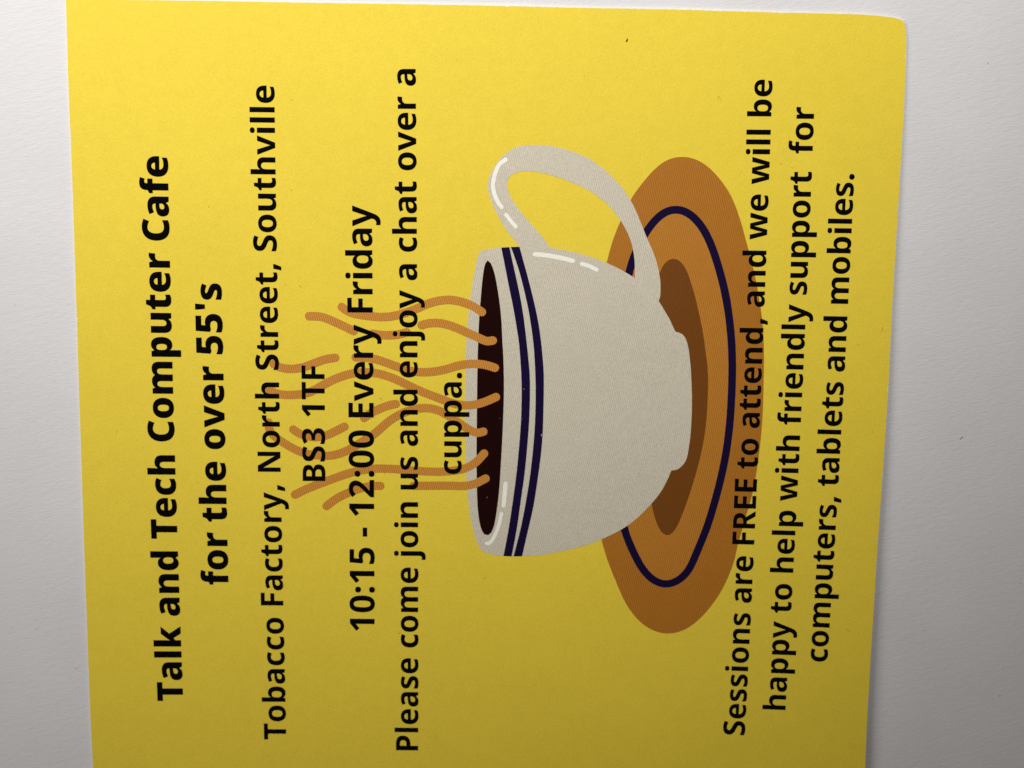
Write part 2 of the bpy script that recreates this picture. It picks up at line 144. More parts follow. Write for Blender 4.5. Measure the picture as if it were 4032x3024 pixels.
SAUCER = [(28.65,39.79),(29.36,39.78),(30.05,39.69),(30.74,39.53),(31.4,39.3),(32.04,39),(32.64,38.65),(33.22,38.25),(33.77,37.81),
 (34.3,37.34),(34.8,36.84),(35.27,36.33),(35.73,35.8),(36.17,35.25),(36.59,34.69),(36.99,34.11),(37.36,33.51),(37.7,32.9),
 (38.02,32.27),(38.3,31.63),(38.58,30.99),(38.83,30.33),(39.08,29.68),(39.32,29.02),(39.54,28.35),(39.76,27.68),(39.97,27.01),
 (40.18,26.34),(40.39,25.67),(40.6,25),(40.81,24.33),(41.02,23.65),(41.22,22.98),(41.43,22.3),(41.63,21.62),(41.82,20.94),
 (42,20.26),(42.17,19.57),(42.34,18.89),(42.5,18.2),(42.66,17.51),(42.81,16.81),(42.96,16.12),(43.1,15.42),(43.24,14.73),
 (43.38,14.03),(43.51,13.33),(43.63,12.63),(43.74,11.93),(43.83,11.22),(43.92,10.51),(44,9.8),(44.06,9.09),(44.12,8.38),
 (44.18,7.67),(44.22,6.96),(44.26,6.24),(44.29,5.53),(44.32,4.82),(44.34,4.1),(44.36,3.38),(44.38,2.67),(44.39,1.95),
 (44.41,1.23),(44.42,0.51),(44.44,-0.21),(44.45,-0.93),(44.46,-1.65),(44.46,-2.37),(44.47,-3.09),(44.47,-3.81),(44.46,-4.53),
 (44.45,-5.26),(44.44,-5.98),(44.41,-6.7),(44.39,-7.43),(44.35,-8.15),(44.31,-8.87),(44.27,-9.6),(44.22,-10.32),(44.16,-11.05),
 (44.1,-11.77),(44.03,-12.5),(43.97,-13.22),(43.89,-13.95),(43.82,-14.67),(43.73,-15.39),(43.64,-16.12),(43.55,-16.84),(43.44,-17.57),
 (43.32,-18.29),(43.19,-19.01),(43.04,-19.72),(42.88,-20.44),(42.71,-21.15),(42.53,-21.86),(42.34,-22.57),(42.16,-23.28),(41.98,-23.99),
 (41.8,-24.7),(41.63,-25.42),(41.46,-26.13),(41.28,-26.85),(41.12,-27.57),(40.96,-28.29),(40.82,-29.02),(40.7,-29.75),(40.57,-30.48),
 (40.42,-31.2),(40.23,-31.92),(40.01,-32.63),(39.78,-33.33),(39.53,-34.03),(39.27,-34.72),(38.98,-35.41),(38.68,-36.09),(38.35,-36.75),
 (38.01,-37.4),(37.64,-38.05),(37.25,-38.68),(36.84,-39.29),(36.42,-39.9),(35.98,-40.5),(35.52,-41.08),(35.04,-41.64),(34.53,-42.18),
 (34,-42.7),(33.45,-43.18),(32.86,-43.63),(32.25,-44.03),(31.59,-44.37),(30.91,-44.64),(30.21,-44.85),(29.49,-44.97),(28.75,-45.01),
 (28.02,-44.96),(27.3,-44.82),(26.59,-44.6),(25.91,-44.31),(25.26,-43.96),(24.64,-43.55),(24.05,-43.09),(23.5,-42.58),(22.98,-42.04),
 (22.49,-41.47),(22.04,-40.87),(21.61,-40.25),(21.22,-39.61),(20.85,-38.96),(20.51,-38.29),(20.19,-37.61),(19.88,-36.92),(19.58,-36.24),
 (19.28,-35.55),(18.98,-34.86),(18.68,-34.17),(18.4,-33.48),(18.12,-32.78),(17.85,-32.08),(17.59,-31.38),(17.34,-30.68),(17.1,-29.97),
 (16.88,-29.26),(16.67,-28.54),(16.49,-27.82),(16.34,-27.09),(16.2,-26.35),(16.09,-25.62),(15.99,-24.88),(15.9,-24.14),(15.82,-23.41),
 (15.74,-22.67),(15.67,-21.93),(15.61,-21.19),(15.55,-20.46),(15.49,-19.72),(15.44,-18.98),(15.39,-18.25),(15.33,-17.51),(15.28,-16.78),
 (15.23,-16.04),(15.19,-15.31),(15.15,-14.58),(15.11,-13.85),(15.07,-13.11),(15.03,-12.38),(15,-11.65),(14.96,-10.92),(14.93,-10.19),
 (14.9,-9.46),(14.88,-8.73),(14.85,-8),(14.83,-7.28),(14.8,-6.55),(14.78,-5.82),(14.77,-5.1),(14.75,-4.37),(14.73,-3.65),
 (14.72,-2.92),(14.71,-2.2),(14.7,-1.48),(14.7,-0.76),(14.69,-0.03),(14.69,0.69),(14.69,1.41),(14.7,2.13),(14.7,2.85),
 (14.71,3.56),(14.72,4.28),(14.73,5),(14.75,5.71),(14.77,6.43),(14.79,7.14),(14.81,7.86),(14.84,8.57),(14.87,9.28),
 (14.9,10),(14.94,10.71),(14.98,11.42),(15.02,12.13),(15.06,12.84),(15.12,13.54),(15.17,14.25),(15.24,14.96),(15.31,15.66),
 (15.39,16.36),(15.47,17.06),(15.57,17.76),(15.68,18.46),(15.8,19.15),(15.92,19.84),(16.05,20.53),(16.19,21.22),(16.34,21.91),
 (16.49,22.59),(16.65,23.27),(16.82,23.95),(17.01,24.63),(17.2,25.3),(17.42,25.96),(17.64,26.62),(17.89,27.27),(18.15,27.92),
 (18.42,28.56),(18.69,29.2),(18.96,29.84),(19.23,30.48),(19.51,31.11),(19.81,31.74),(20.13,32.35),(20.47,32.95),(20.85,33.53),
 (21.25,34.1),(21.66,34.66),(22.07,35.21),(22.5,35.75),(22.93,36.29),(23.38,36.81),(23.85,37.32),(24.34,37.8),(24.86,38.26),
 (25.41,38.68),(25.99,39.05),(26.62,39.35),(27.28,39.58),(27.96,39.72)]
RING_LINE = [(20.17,19.6),(20.32,20.28),(20.49,20.96),(20.68,21.64),(20.89,22.31),(21.13,22.96),(21.39,23.61),(21.67,24.25),(21.95,24.88),
 (22.26,25.51),(22.58,26.13),(22.92,26.73),(23.29,27.32),(23.69,27.89),(24.11,28.44),(24.57,28.97),(25.06,29.46),(25.59,29.9),
 (26.18,30.28),(26.82,30.56),(27.5,30.73),(28.2,30.77),(28.9,30.69),(29.57,30.48),(30.21,30.17),(30.8,29.78),(31.34,29.33),
 (31.84,28.83),(32.3,28.3),(32.73,27.73),(33.12,27.15),(33.48,26.54),(33.81,25.92),(34.12,25.29),(34.41,24.64),(34.69,23.99),
 (34.95,23.34),(35.19,22.68),(35.43,22.01),(35.66,21.34),(35.88,20.67),(36.09,20),(36.3,19.32),(36.51,18.64),(36.7,17.96),
 (36.89,17.28),(37.06,16.59),(37.22,15.9),(37.38,15.21),(37.52,14.51),(37.66,13.82),(37.78,13.12),(37.91,12.42),(38.02,11.72),
 (38.13,11.01),(38.22,10.31),(38.32,9.6),(38.4,8.89),(38.48,8.18),(38.55,7.47),(38.61,6.76),(38.66,6.05),(38.71,5.33),
 (38.75,4.62),(38.79,3.9),(38.81,3.19),(38.83,2.47),(38.84,1.75),(38.85,1.04),(38.86,0.32),(38.86,-0.4),(38.86,-1.12),
 (38.85,-1.84),(38.84,-2.56),(38.83,-3.28),(38.81,-4),(38.79,-4.72),(38.76,-5.45),(38.73,-6.17),(38.69,-6.89),(38.64,-7.61),
 (38.58,-8.33),(38.52,-9.06),(38.46,-9.78),(38.38,-10.5),(38.3,-11.22),(38.21,-11.94),(38.11,-12.66),(38,-13.38),(37.88,-14.1),
 (37.76,-14.82),(37.63,-15.53),(37.5,-16.25),(37.35,-16.97),(37.21,-17.68),(37.05,-18.4),(36.89,-19.11),(36.73,-19.82),(36.56,-20.53),
 (36.38,-21.25),(36.21,-21.96),(36.03,-22.67),(35.84,-23.38),(35.64,-24.09),(35.44,-24.79),(35.22,-25.49),(34.99,-26.19),(34.75,-26.89),
 (34.5,-27.58),(34.25,-28.27),(33.99,-28.96),(33.73,-29.65),(33.47,-30.34),(33.21,-31.04),(32.94,-31.73),(32.65,-32.4),(32.3,-33.06),
 (31.89,-33.67),(31.42,-34.23),(30.89,-34.73),(30.29,-35.16),(29.64,-35.49),(28.95,-35.71),(28.22,-35.79),(27.5,-35.71),(26.8,-35.48),
 (26.15,-35.14),(25.54,-34.71),(24.99,-34.21),(24.49,-33.67),(24.03,-33.08),(23.61,-32.47),(23.23,-31.83),(22.87,-31.17),(22.53,-30.51),
 (22.2,-29.84),(21.88,-29.17),(21.57,-28.49),(21.28,-27.81),(21,-27.11),(20.76,-26.41),(20.56,-25.7),(20.38,-24.97),(20.23,-24.25),
 (20.1,-23.52),(19.98,-22.79),(19.87,-22.05),(19.77,-21.32),(19.67,-20.59),(19.59,-19.86),(19.5,-19.12),(19.42,-18.39),(19.35,-17.66),
 (19.28,-16.93),(19.22,-16.19),(19.16,-15.46),(19.1,-14.73),(19.05,-14),(19,-13.27),(18.95,-12.54),(18.91,-11.81),(18.87,-11.08),
 (18.83,-10.35),(18.8,-9.62),(18.76,-8.9),(18.73,-8.17),(18.7,-7.44),(18.68,-6.72),(18.66,-5.99),(18.64,-5.27),(18.62,-4.54),
 (18.6,-3.82),(18.59,-3.09),(18.58,-2.37),(18.57,-1.65),(18.57,-0.93),(18.56,-0.21),(18.56,0.51),(18.56,1.23),(18.57,1.95),
 (18.58,2.67),(18.59,3.39),(18.6,4.1),(18.61,4.82),(18.63,5.53),(18.65,6.25),(18.68,6.96),(18.71,7.68),(18.74,8.39),
 (18.78,9.1),(18.82,9.81),(18.87,10.52),(18.92,11.23),(18.98,11.93),(19.05,12.64),(19.13,13.34),(19.22,14.05),(19.31,14.75),
 (19.41,15.45),(19.52,16.14),(19.64,16.84),(19.76,17.53),(19.89,18.22),(20.03,18.91)]
DISC = [(27.89,22.35),(28.58,22.19),(29.17,21.8),(29.65,21.27),(30.04,20.67),(30.36,20.04),(30.64,19.39),(30.89,18.72),(31.12,18.05),
 (31.35,17.38),(31.57,16.7),(31.78,16.02),(31.99,15.34),(32.19,14.65),(32.38,13.97),(32.56,13.28),(32.74,12.59),(32.91,11.89),
 (33.07,11.2),(33.23,10.5),(33.38,9.8),(33.52,9.1),(33.65,8.39),(33.78,7.69),(33.9,6.98),(34.02,6.27),(34.13,5.56),
 (34.25,4.85),(34.36,4.14),(34.46,3.43),(34.53,2.71),(34.59,2),(34.63,1.28),(34.65,0.56),(34.66,-0.17),(34.67,-0.89),
 (34.67,-1.61),(34.66,-2.33),(34.65,-3.06),(34.64,-3.78),(34.62,-4.5),(34.59,-5.23),(34.55,-5.95),(34.51,-6.68),(34.45,-7.4),
 (34.38,-8.12),(34.3,-8.84),(34.2,-9.56),(34.1,-10.28),(33.98,-11),(33.85,-11.72),(33.72,-12.43),(33.57,-13.15),(33.42,-13.86),
 (33.25,-14.57),(33.09,-15.29),(32.91,-16),(32.73,-16.7),(32.54,-17.41),(32.35,-18.12),(32.15,-18.82),(31.94,-19.53),(31.73,-20.23),
 (31.51,-20.93),(31.29,-21.63),(31.06,-22.33),(30.82,-23.02),(30.56,-23.71),(30.3,-24.4),(30,-25.07),(29.65,-25.72),(29.23,-26.32),
 (28.66,-26.77),(27.96,-26.8),(27.36,-26.39),(26.91,-25.8),(26.55,-25.14),(26.25,-24.46),(25.99,-23.77),(25.76,-23.06),(25.57,-22.34),
 (25.4,-21.62),(25.26,-20.89),(25.13,-20.16),(25.02,-19.43),(24.91,-18.7),(24.82,-17.97),(24.73,-17.24),(24.65,-16.5),(24.57,-15.77),
 (24.49,-15.04),(24.42,-14.31),(24.35,-13.58),(24.28,-12.85),(24.21,-12.12),(24.15,-11.39),(24.09,-10.66),(24.03,-9.93),(23.97,-9.2),
 (23.92,-8.47),(23.87,-7.74),(23.82,-7.02),(23.78,-6.29),(23.74,-5.56),(23.71,-4.84),(23.68,-4.11),(23.65,-3.39),(23.63,-2.66),
 (23.61,-1.94),(23.59,-1.22),(23.58,-0.49),(23.57,0.23),(23.56,0.95),(23.56,1.67),(23.55,2.39),(23.56,3.11),(23.56,3.83),
 (23.57,4.55),(23.59,5.27),(23.61,5.98),(23.63,6.7),(23.67,7.41),(23.7,8.13),(23.75,8.84),(23.8,9.55),(23.86,10.26),
 (23.92,10.97),(24,11.68),(24.08,12.38),(24.16,13.09),(24.25,13.79),(24.35,14.49),(24.46,15.19),(24.57,15.89),(24.7,16.59),
 (24.83,17.28),(24.99,17.97),(25.16,18.65),(25.36,19.32),(25.59,19.99),(25.86,20.63),(26.2,21.25),(26.64,21.79),(27.21,22.19)]
CUP_BODY = [(-5.73,23.26),(-6.09,22.75),(-6.32,22.18),(-6.46,21.58),(-6.58,20.97),(-6.69,20.37),(-6.8,19.76),(-6.91,19.15),(-7.01,18.54),
 (-7.12,17.92),(-7.22,17.31),(-7.31,16.7),(-7.4,16.08),(-7.48,15.47),(-7.56,14.85),(-7.62,14.23),(-7.68,13.61),(-7.73,12.99),
 (-7.78,12.37),(-7.83,11.74),(-7.88,11.12),(-7.93,10.5),(-7.98,9.87),(-8.02,9.25),(-8.07,8.62),(-8.11,8),(-8.14,7.37),
 (-8.17,6.74),(-8.2,6.11),(-8.22,5.48),(-8.23,4.85),(-8.25,4.22),(-8.26,3.59),(-8.26,2.96),(-8.27,2.33),(-8.28,1.7),
 (-8.28,1.07),(-8.29,0.43),(-8.3,-0.2),(-8.31,-0.83),(-8.31,-1.47),(-8.32,-2.1),(-8.32,-2.74),(-8.31,-3.37),(-8.31,-4.01),
 (-8.3,-4.65),(-8.29,-5.29),(-8.28,-5.92),(-8.27,-6.56),(-8.25,-7.2),(-8.24,-7.84),(-8.22,-8.48),(-8.2,-9.12),(-8.18,-9.76),
 (-8.16,-10.4),(-8.14,-11.04),(-8.11,-11.68),(-8.09,-12.33),(-8.07,-12.97),(-8.04,-13.61),(-8.02,-14.26),(-8,-14.9),(-7.97,-15.55),
 (-7.94,-16.19),(-7.91,-16.84),(-7.88,-17.48),(-7.84,-18.13),(-7.79,-18.77),(-7.74,-19.42),(-7.69,-20.07),(-7.62,-20.71),(-7.55,-21.36),
 (-7.47,-22),(-7.38,-22.65),(-7.28,-23.29),(-7.18,-23.93),(-7.06,-24.57),(-6.93,-25.21),(-6.78,-25.85),(-6.62,-26.48),(-6.44,-27.1),
 (-6.24,-27.73),(-6.02,-28.34),(-5.78,-28.95),(-5.5,-29.54),(-5.12,-30.06),(-4.62,-30.47),(-4.02,-30.71),(-3.39,-30.85),(-2.76,-30.95),
 (-2.12,-31.04),(-1.48,-31.1),(-0.84,-31.13),(-0.2,-31.14),(0.45,-31.14),(1.09,-31.12),(1.73,-31.1),(2.38,-31.07),(3.02,-31.04),
 (3.66,-31),(4.3,-30.96),(4.94,-30.9),(5.58,-30.82),(6.22,-30.73),(6.85,-30.61),(7.48,-30.49),(8.11,-30.35),(8.74,-30.21),
 (9.36,-30.07),(9.99,-29.93),(10.62,-29.78),(11.24,-29.63),(11.86,-29.47),(12.48,-29.29),(13.09,-29.11),(13.7,-28.9),(14.3,-28.68),
 (14.9,-28.45),(15.5,-28.21),(16.08,-27.96),(16.67,-27.69),(17.25,-27.42),(17.82,-27.13),(18.39,-26.83),(18.95,-26.53),(19.51,-26.21),
 (20.06,-25.88),(20.59,-25.53),(21.12,-25.16),(21.63,-24.78),(22.12,-24.37),(22.6,-23.95),(23.07,-23.51),(23.52,-23.05),(23.97,-22.59),
 (24.4,-22.12),(24.82,-21.64),(25.24,-21.15),(25.64,-20.66),(26.04,-20.16),(26.42,-19.64),(26.77,-19.11),(27.1,-18.56),(27.4,-17.99),
 (27.68,-17.42),(27.95,-16.84),(28.2,-16.25),(28.42,-15.65),(28.64,-15.05),(29.27,-14.98),(29.86,-14.75),(30.36,-14.35),(30.78,-13.87),
 (31.11,-13.33),(31.33,-12.73),(31.46,-12.1),(31.55,-11.46),(31.62,-10.82),(31.7,-10.19),(31.76,-9.55),(31.81,-8.91),(31.85,-8.27),
 (31.88,-7.63),(31.91,-6.99),(31.92,-6.35),(31.93,-5.71),(31.94,-5.07),(31.94,-4.43),(31.93,-3.79),(31.92,-3.15),(31.9,-2.51),
 (31.88,-1.87),(31.85,-1.24),(31.81,-0.6),(31.77,0.03),(31.72,0.67),(31.67,1.3),(31.62,1.94),(31.57,2.57),(31.5,3.2),
 (31.44,3.83),(31.36,4.46),(31.27,5.09),(31.18,5.71),(31.07,6.34),(30.94,6.96),(30.77,7.57),(30.57,8.17),(30.29,8.74),
 (29.86,9.2),(29.3,9.48),(28.68,9.61),(28.33,10.14),(28.06,10.71),(27.8,11.29),(27.51,11.84),(27.18,12.38),(26.84,12.91),
 (26.51,13.45),(26.18,13.99),(25.84,14.52),(25.48,15.03),(25.09,15.53),(24.7,16.02),(24.28,16.49),(23.85,16.95),(23.4,17.38),
 (22.92,17.79),(22.41,18.15),(21.88,18.5),(21.35,18.83),(20.82,19.17),(20.28,19.49),(19.73,19.8),(19.18,20.1),(18.63,20.39),
 (18.07,20.67),(17.5,20.94),(16.93,21.19),(16.35,21.43),(15.77,21.66),(15.18,21.88),(14.59,22.09),(14,22.29),(13.4,22.47),
 (12.8,22.65),(12.2,22.82),(11.59,22.97),(10.98,23.12),(10.37,23.26),(9.76,23.39),(9.15,23.51),(8.54,23.62),(7.92,23.73),
 (7.3,23.84),(6.69,23.93),(6.06,24),(5.44,24.03),(4.82,24.06),(4.19,24.07),(3.57,24.08),(2.94,24.09),(2.32,24.1),
 (1.7,24.1),(1.07,24.1),(0.45,24.08),(-0.18,24.05),(-0.8,24.02),(-1.42,23.96),(-2.04,23.89),(-2.66,23.81),(-3.28,23.73),
 (-3.9,23.64),(-4.52,23.54),(-5.13,23.42)]
CUP_HANDLE = [(25.51,15),(25.71,15.58),(25.78,16.19),(25.78,16.81),(25.77,17.43),(25.74,18.04),(25.67,18.66),(25.56,19.26),(25.43,19.87),
 (25.3,20.47),(25.14,21.07),(24.97,21.66),(24.78,22.25),(24.56,22.82),(24.33,23.39),(24.08,23.96),(23.81,24.51),(23.54,25.07),
 (23.27,25.62),(23.02,26.18),(22.77,26.74),(22.53,27.31),(22.28,27.87),(22.04,28.43),(21.79,29),(21.55,29.56),(21.3,30.11),
 (21.03,30.66),(20.75,31.21),(20.45,31.74),(20.14,32.27),(19.82,32.79),(19.47,33.3),(19.11,33.79),(18.73,34.27),(18.33,34.73),
 (17.92,35.18),(17.49,35.62),(17.05,36.05),(16.61,36.47),(16.15,36.87),(15.67,37.27),(15.19,37.65),(14.71,38.02),(14.21,38.38),
 (13.71,38.72),(13.19,39.04),(12.65,39.34),(12.09,39.6),(11.53,39.84),(10.95,40.05),(10.37,40.25),(9.79,40.44),(9.21,40.62),
 (8.62,40.79),(8.02,40.94),(7.43,41.08),(6.83,41.2),(6.22,41.3),(5.61,41.37),(5,41.42),(4.39,41.46),(3.78,41.48),
 (3.16,41.48),(2.55,41.46),(1.94,41.42),(1.33,41.35),(0.73,41.23),(0.15,41.04),(-0.4,40.78),(-0.92,40.47),(-1.42,40.12),
 (-1.9,39.74),(-2.34,39.32),(-2.74,38.87),(-3.11,38.39),(-3.45,37.89),(-3.77,37.37),(-4.06,36.84),(-4.31,36.29),(-4.5,35.71),
 (-4.62,35.12),(-4.67,34.52),(-4.63,33.92),(-4.51,33.32),(-4.35,32.74),(-4.16,32.16),(-3.94,31.59),(-3.71,31.03),(-3.46,30.48),
 (-3.19,29.94),(-2.89,29.4),(-2.57,28.88),(-2.25,28.36),(-1.93,27.84),(-1.61,27.32),(-1.28,26.81),(-0.92,26.31),(-0.53,25.83),
 (-0.11,25.38),(0.32,24.94),(0.74,24.5),(1.16,24.05),(1.72,23.87),(2.28,23.69),(2.84,23.53),(3.42,23.43),(4.01,23.42),
 (4.59,23.49),(5.16,23.61),(5.73,23.75),(6.3,23.88),(5.98,24.41),(5.64,24.92),(5.27,25.41),(4.87,25.88),(4.46,26.33),
 (4.05,26.78),(3.63,27.23),(3.23,27.69),(2.82,28.14),(2.41,28.6),(2,29.05),(1.58,29.5),(1.17,29.95),(0.78,30.42),
 (0.41,30.9),(0.06,31.4),(-0.27,31.91),(-0.57,32.43),(-0.85,32.97),(-1.09,33.53),(-1.28,34.1),(-1.37,34.7),(-1.29,35.29),
 (-1.04,35.84),(-0.65,36.3),(-0.14,36.63),(0.44,36.83),(1.04,36.96),(1.64,37.02),(2.26,37.04),(2.87,37.02),(3.48,36.97),
 (4.09,36.88),(4.69,36.77),(5.28,36.63),(5.88,36.49),(6.47,36.33),(7.06,36.17),(7.65,35.99),(8.23,35.81),(8.81,35.61),
 (9.39,35.4),(9.96,35.18),(10.52,34.94),(11.09,34.71),(11.65,34.46),(12.21,34.21),(12.76,33.93),(13.3,33.64),(13.82,33.32),
 (14.32,32.97),(14.82,32.61),(15.3,32.23),(15.77,31.84),(16.23,31.43),(16.67,31.01),(17.1,30.57),(17.5,30.11),(17.89,29.63),
 (18.26,29.14),(18.61,28.64),(18.94,28.13),(19.26,27.61),(19.56,27.07),(19.84,26.53),(20.09,25.97),(20.32,25.4),(20.51,24.82),
 (20.68,24.23),(20.82,23.64),(20.94,23.04),(21.03,22.43),(21.11,21.82),(21.16,21.21),(21.19,20.6),(21.21,19.99),(21.22,19.38),
 (21.22,18.76),(21.67,18.31),(22.12,17.86),(22.57,17.42),(23.03,16.99),(23.51,16.57),(24.01,16.17),(24.51,15.78),(25.01,15.39)]
STRIPE_UPPER = [(-2.22,23.87),(-2.09,23.28),(-1.96,22.68),(-1.83,22.08),(-1.69,21.48),(-1.57,20.88),(-1.44,20.28),(-1.31,19.68),(-1.19,19.08),
 (-1.06,18.48),(-0.93,17.88),(-0.8,17.28),(-0.67,16.67),(-0.54,16.07),(-0.4,15.47),(-0.27,14.87),(-0.14,14.26),(-0.01,13.66),
 (0.11,13.05),(0.23,12.44),(0.34,11.83),(0.46,11.22),(0.57,10.61),(0.68,10),(0.79,9.39),(0.9,8.78),(1,8.16),
 (1.08,7.55),(1.16,6.93),(1.23,6.31),(1.29,5.69),(1.35,5.06),(1.41,4.44),(1.46,3.82),(1.51,3.19),(1.56,2.57),
 (1.6,1.94),(1.63,1.32),(1.66,0.69),(1.69,0.06),(1.71,-0.57),(1.72,-1.2),(1.73,-1.83),(1.74,-2.46),(1.74,-3.09),
 (1.74,-3.72),(1.73,-4.35),(1.72,-4.98),(1.71,-5.62),(1.69,-6.25),(1.67,-6.88),(1.64,-7.52),(1.61,-8.15),(1.57,-8.79),
 (1.53,-9.42),(1.49,-10.06),(1.45,-10.69),(1.4,-11.33),(1.36,-11.96),(1.31,-12.6),(1.26,-13.24),(1.21,-13.87),(1.15,-14.51),
 (1.1,-15.15),(1.04,-15.79),(0.97,-16.42),(0.91,-17.06),(0.84,-17.7),(0.77,-18.34),(0.69,-18.98),(0.61,-19.62),(0.53,-20.26),
 (0.46,-20.9),(0.38,-21.54),(0.29,-22.18),(0.21,-22.82),(0.13,-23.46),(0.04,-24.1),(-0.05,-24.74),(-0.14,-25.38),(-0.23,-26.02),
 (-0.33,-26.67),(-0.44,-27.31),(-0.54,-27.95),(-0.65,-28.59),(-0.76,-29.23),(-0.88,-29.87),(-1,-30.51),(-1.12,-31.16),(0.36,-31.19),
 (0.48,-30.54),(0.6,-29.9),(0.71,-29.26),(0.82,-28.61),(0.93,-27.97),(1.04,-27.33),(1.14,-26.68),(1.24,-26.04),(1.33,-25.4),
 (1.42,-24.75),(1.5,-24.11),(1.58,-23.47),(1.65,-22.82),(1.73,-22.18),(1.8,-21.54),(1.88,-20.89),(1.96,-20.25),(2.04,-19.61),
 (2.12,-18.97),(2.21,-18.33),(2.29,-17.69),(2.37,-17.06),(2.44,-16.42),(2.5,-15.78),(2.56,-15.14),(2.62,-14.5),(2.68,-13.86),
 (2.73,-13.22),(2.78,-12.58),(2.82,-11.95),(2.87,-11.31),(2.91,-10.67),(2.95,-10.03),(2.99,-9.4),(3.03,-8.76),(3.07,-8.12),
 (3.1,-7.49),(3.13,-6.85),(3.15,-6.22),(3.17,-5.58),(3.19,-4.95),(3.2,-4.32),(3.21,-3.68),(3.22,-3.05),(3.22,-2.42),
 (3.22,-1.79),(3.21,-1.15),(3.2,-0.52),(3.19,0.11),(3.16,0.74),(3.13,1.37),(3.09,1.99),(3.04,2.62),(2.97,3.24),
 (2.91,3.87),(2.83,4.49),(2.76,5.11),(2.69,5.74),(2.61,6.36),(2.54,6.98),(2.46,7.6),(2.38,8.22),(2.3,8.84),
 (2.22,9.46),(2.13,10.07),(2.05,10.69),(1.96,11.31),(1.86,11.92),(1.76,12.53),(1.65,13.14),(1.54,13.75),(1.43,14.36),
 (1.31,14.97),(1.18,15.58),(1.05,16.18),(0.91,16.79),(0.78,17.39),(0.64,17.99),(0.49,18.59),(0.35,19.19),(0.2,19.79),
 (0.06,20.38),(-0.09,20.98),(-0.23,21.58),(-0.37,22.18),(-0.51,22.78),(-0.65,23.37),(-0.79,23.97)]
STRIPE_LOWER = [(-0.53,24),(-0.31,23.42),(-0.08,22.85),(0.13,22.27),(0.35,21.69),(0.55,21.1),(0.75,20.52),(0.94,19.93),(1.12,19.33),
 (1.29,18.74),(1.46,18.14),(1.62,17.54),(1.78,16.94),(1.94,16.34),(2.09,15.73),(2.24,15.13),(2.39,14.52),(2.53,13.91),
 (2.66,13.3),(2.79,12.69),(2.9,12.08),(3.02,11.46),(3.12,10.85),(3.23,10.23),(3.33,9.61),(3.42,8.99),(3.51,8.37),
 (3.6,7.74),(3.68,7.12),(3.75,6.49),(3.81,5.87),(3.86,5.24),(3.91,4.61),(3.96,3.98),(4.01,3.35),(4.05,2.72),
 (4.08,2.09),(4.11,1.46),(4.14,0.82),(4.17,0.19),(4.19,-0.44),(4.2,-1.08),(4.21,-1.71),(4.22,-2.35),(4.23,-2.99),
 (4.23,-3.62),(4.22,-4.26),(4.22,-4.9),(4.21,-5.54),(4.19,-6.18),(4.18,-6.81),(4.15,-7.45),(4.13,-8.09),(4.1,-8.73),
 (4.06,-9.37),(4.02,-10.01),(3.97,-10.66),(3.93,-11.3),(3.88,-11.94),(3.82,-12.58),(3.77,-13.22),(3.71,-13.86),(3.65,-14.51),
 (3.59,-15.15),(3.52,-15.79),(3.44,-16.43),(3.37,-17.08),(3.28,-17.72),(3.2,-18.36),(3.11,-19),(3.01,-19.64),(2.91,-20.29),
 (2.81,-20.93),(2.71,-21.57),(2.61,-22.21),(2.5,-22.86),(2.39,-23.5),(2.27,-24.14),(2.15,-24.78),(2.03,-25.43),(1.9,-26.07),
 (1.76,-26.71),(1.62,-27.35),(1.48,-27.99),(1.33,-28.62),(1.18,-29.26),(1.02,-29.9),(0.87,-30.54),(0.72,-31.18),(2.25,-31.15),
 (2.39,-30.51),(2.52,-29.87),(2.65,-29.23),(2.79,-28.58),(2.92,-27.94),(3.05,-27.3),(3.19,-26.66),(3.33,-26.02),(3.46,-25.38),
 (3.6,-24.74),(3.74,-24.11),(3.87,-23.47),(4,-22.83),(4.11,-22.19),(4.22,-21.55),(4.32,-20.9),(4.41,-20.26),(4.5,-19.62),
 (4.58,-18.97),(4.67,-18.33),(4.75,-17.69),(4.83,-17.05),(4.91,-16.41),(4.99,-15.76),(5.07,-15.12),(5.14,-14.48),(5.21,-13.84),
 (5.28,-13.2),(5.34,-12.56),(5.4,-11.92),(5.45,-11.28),(5.49,-10.64),(5.53,-10),(5.56,-9.36),(5.59,-8.72),(5.61,-8.08),
 (5.62,-7.44),(5.63,-6.8),(5.64,-6.16),(5.65,-5.52),(5.65,-4.88),(5.65,-4.24),(5.66,-3.61),(5.66,-2.97),(5.66,-2.34),
 (5.66,-1.7),(5.66,-1.06),(5.65,-0.43),(5.64,0.2),(5.63,0.84),(5.61,1.47),(5.58,2.1),(5.54,2.73),(5.49,3.36),
 (5.43,3.99),(5.37,4.62),(5.3,5.25),(5.23,5.87),(5.16,6.5),(5.08,7.12),(5,7.75),(4.91,8.37),(4.82,8.99),
 (4.72,9.61),(4.61,10.23),(4.5,10.84),(4.38,11.46),(4.25,12.07),(4.11,12.68),(3.97,13.29),(3.82,13.89),(3.67,14.5),
 (3.52,15.1),(3.36,15.7),(3.2,16.3),(3.04,16.91),(2.88,17.51),(2.71,18.1),(2.54,18.7),(2.37,19.3),(2.2,19.89),
 (2.02,20.49),(1.85,21.08),(1.67,21.67),(1.5,22.27),(1.33,22.86),(1.15,23.45),(0.98,24.05)]
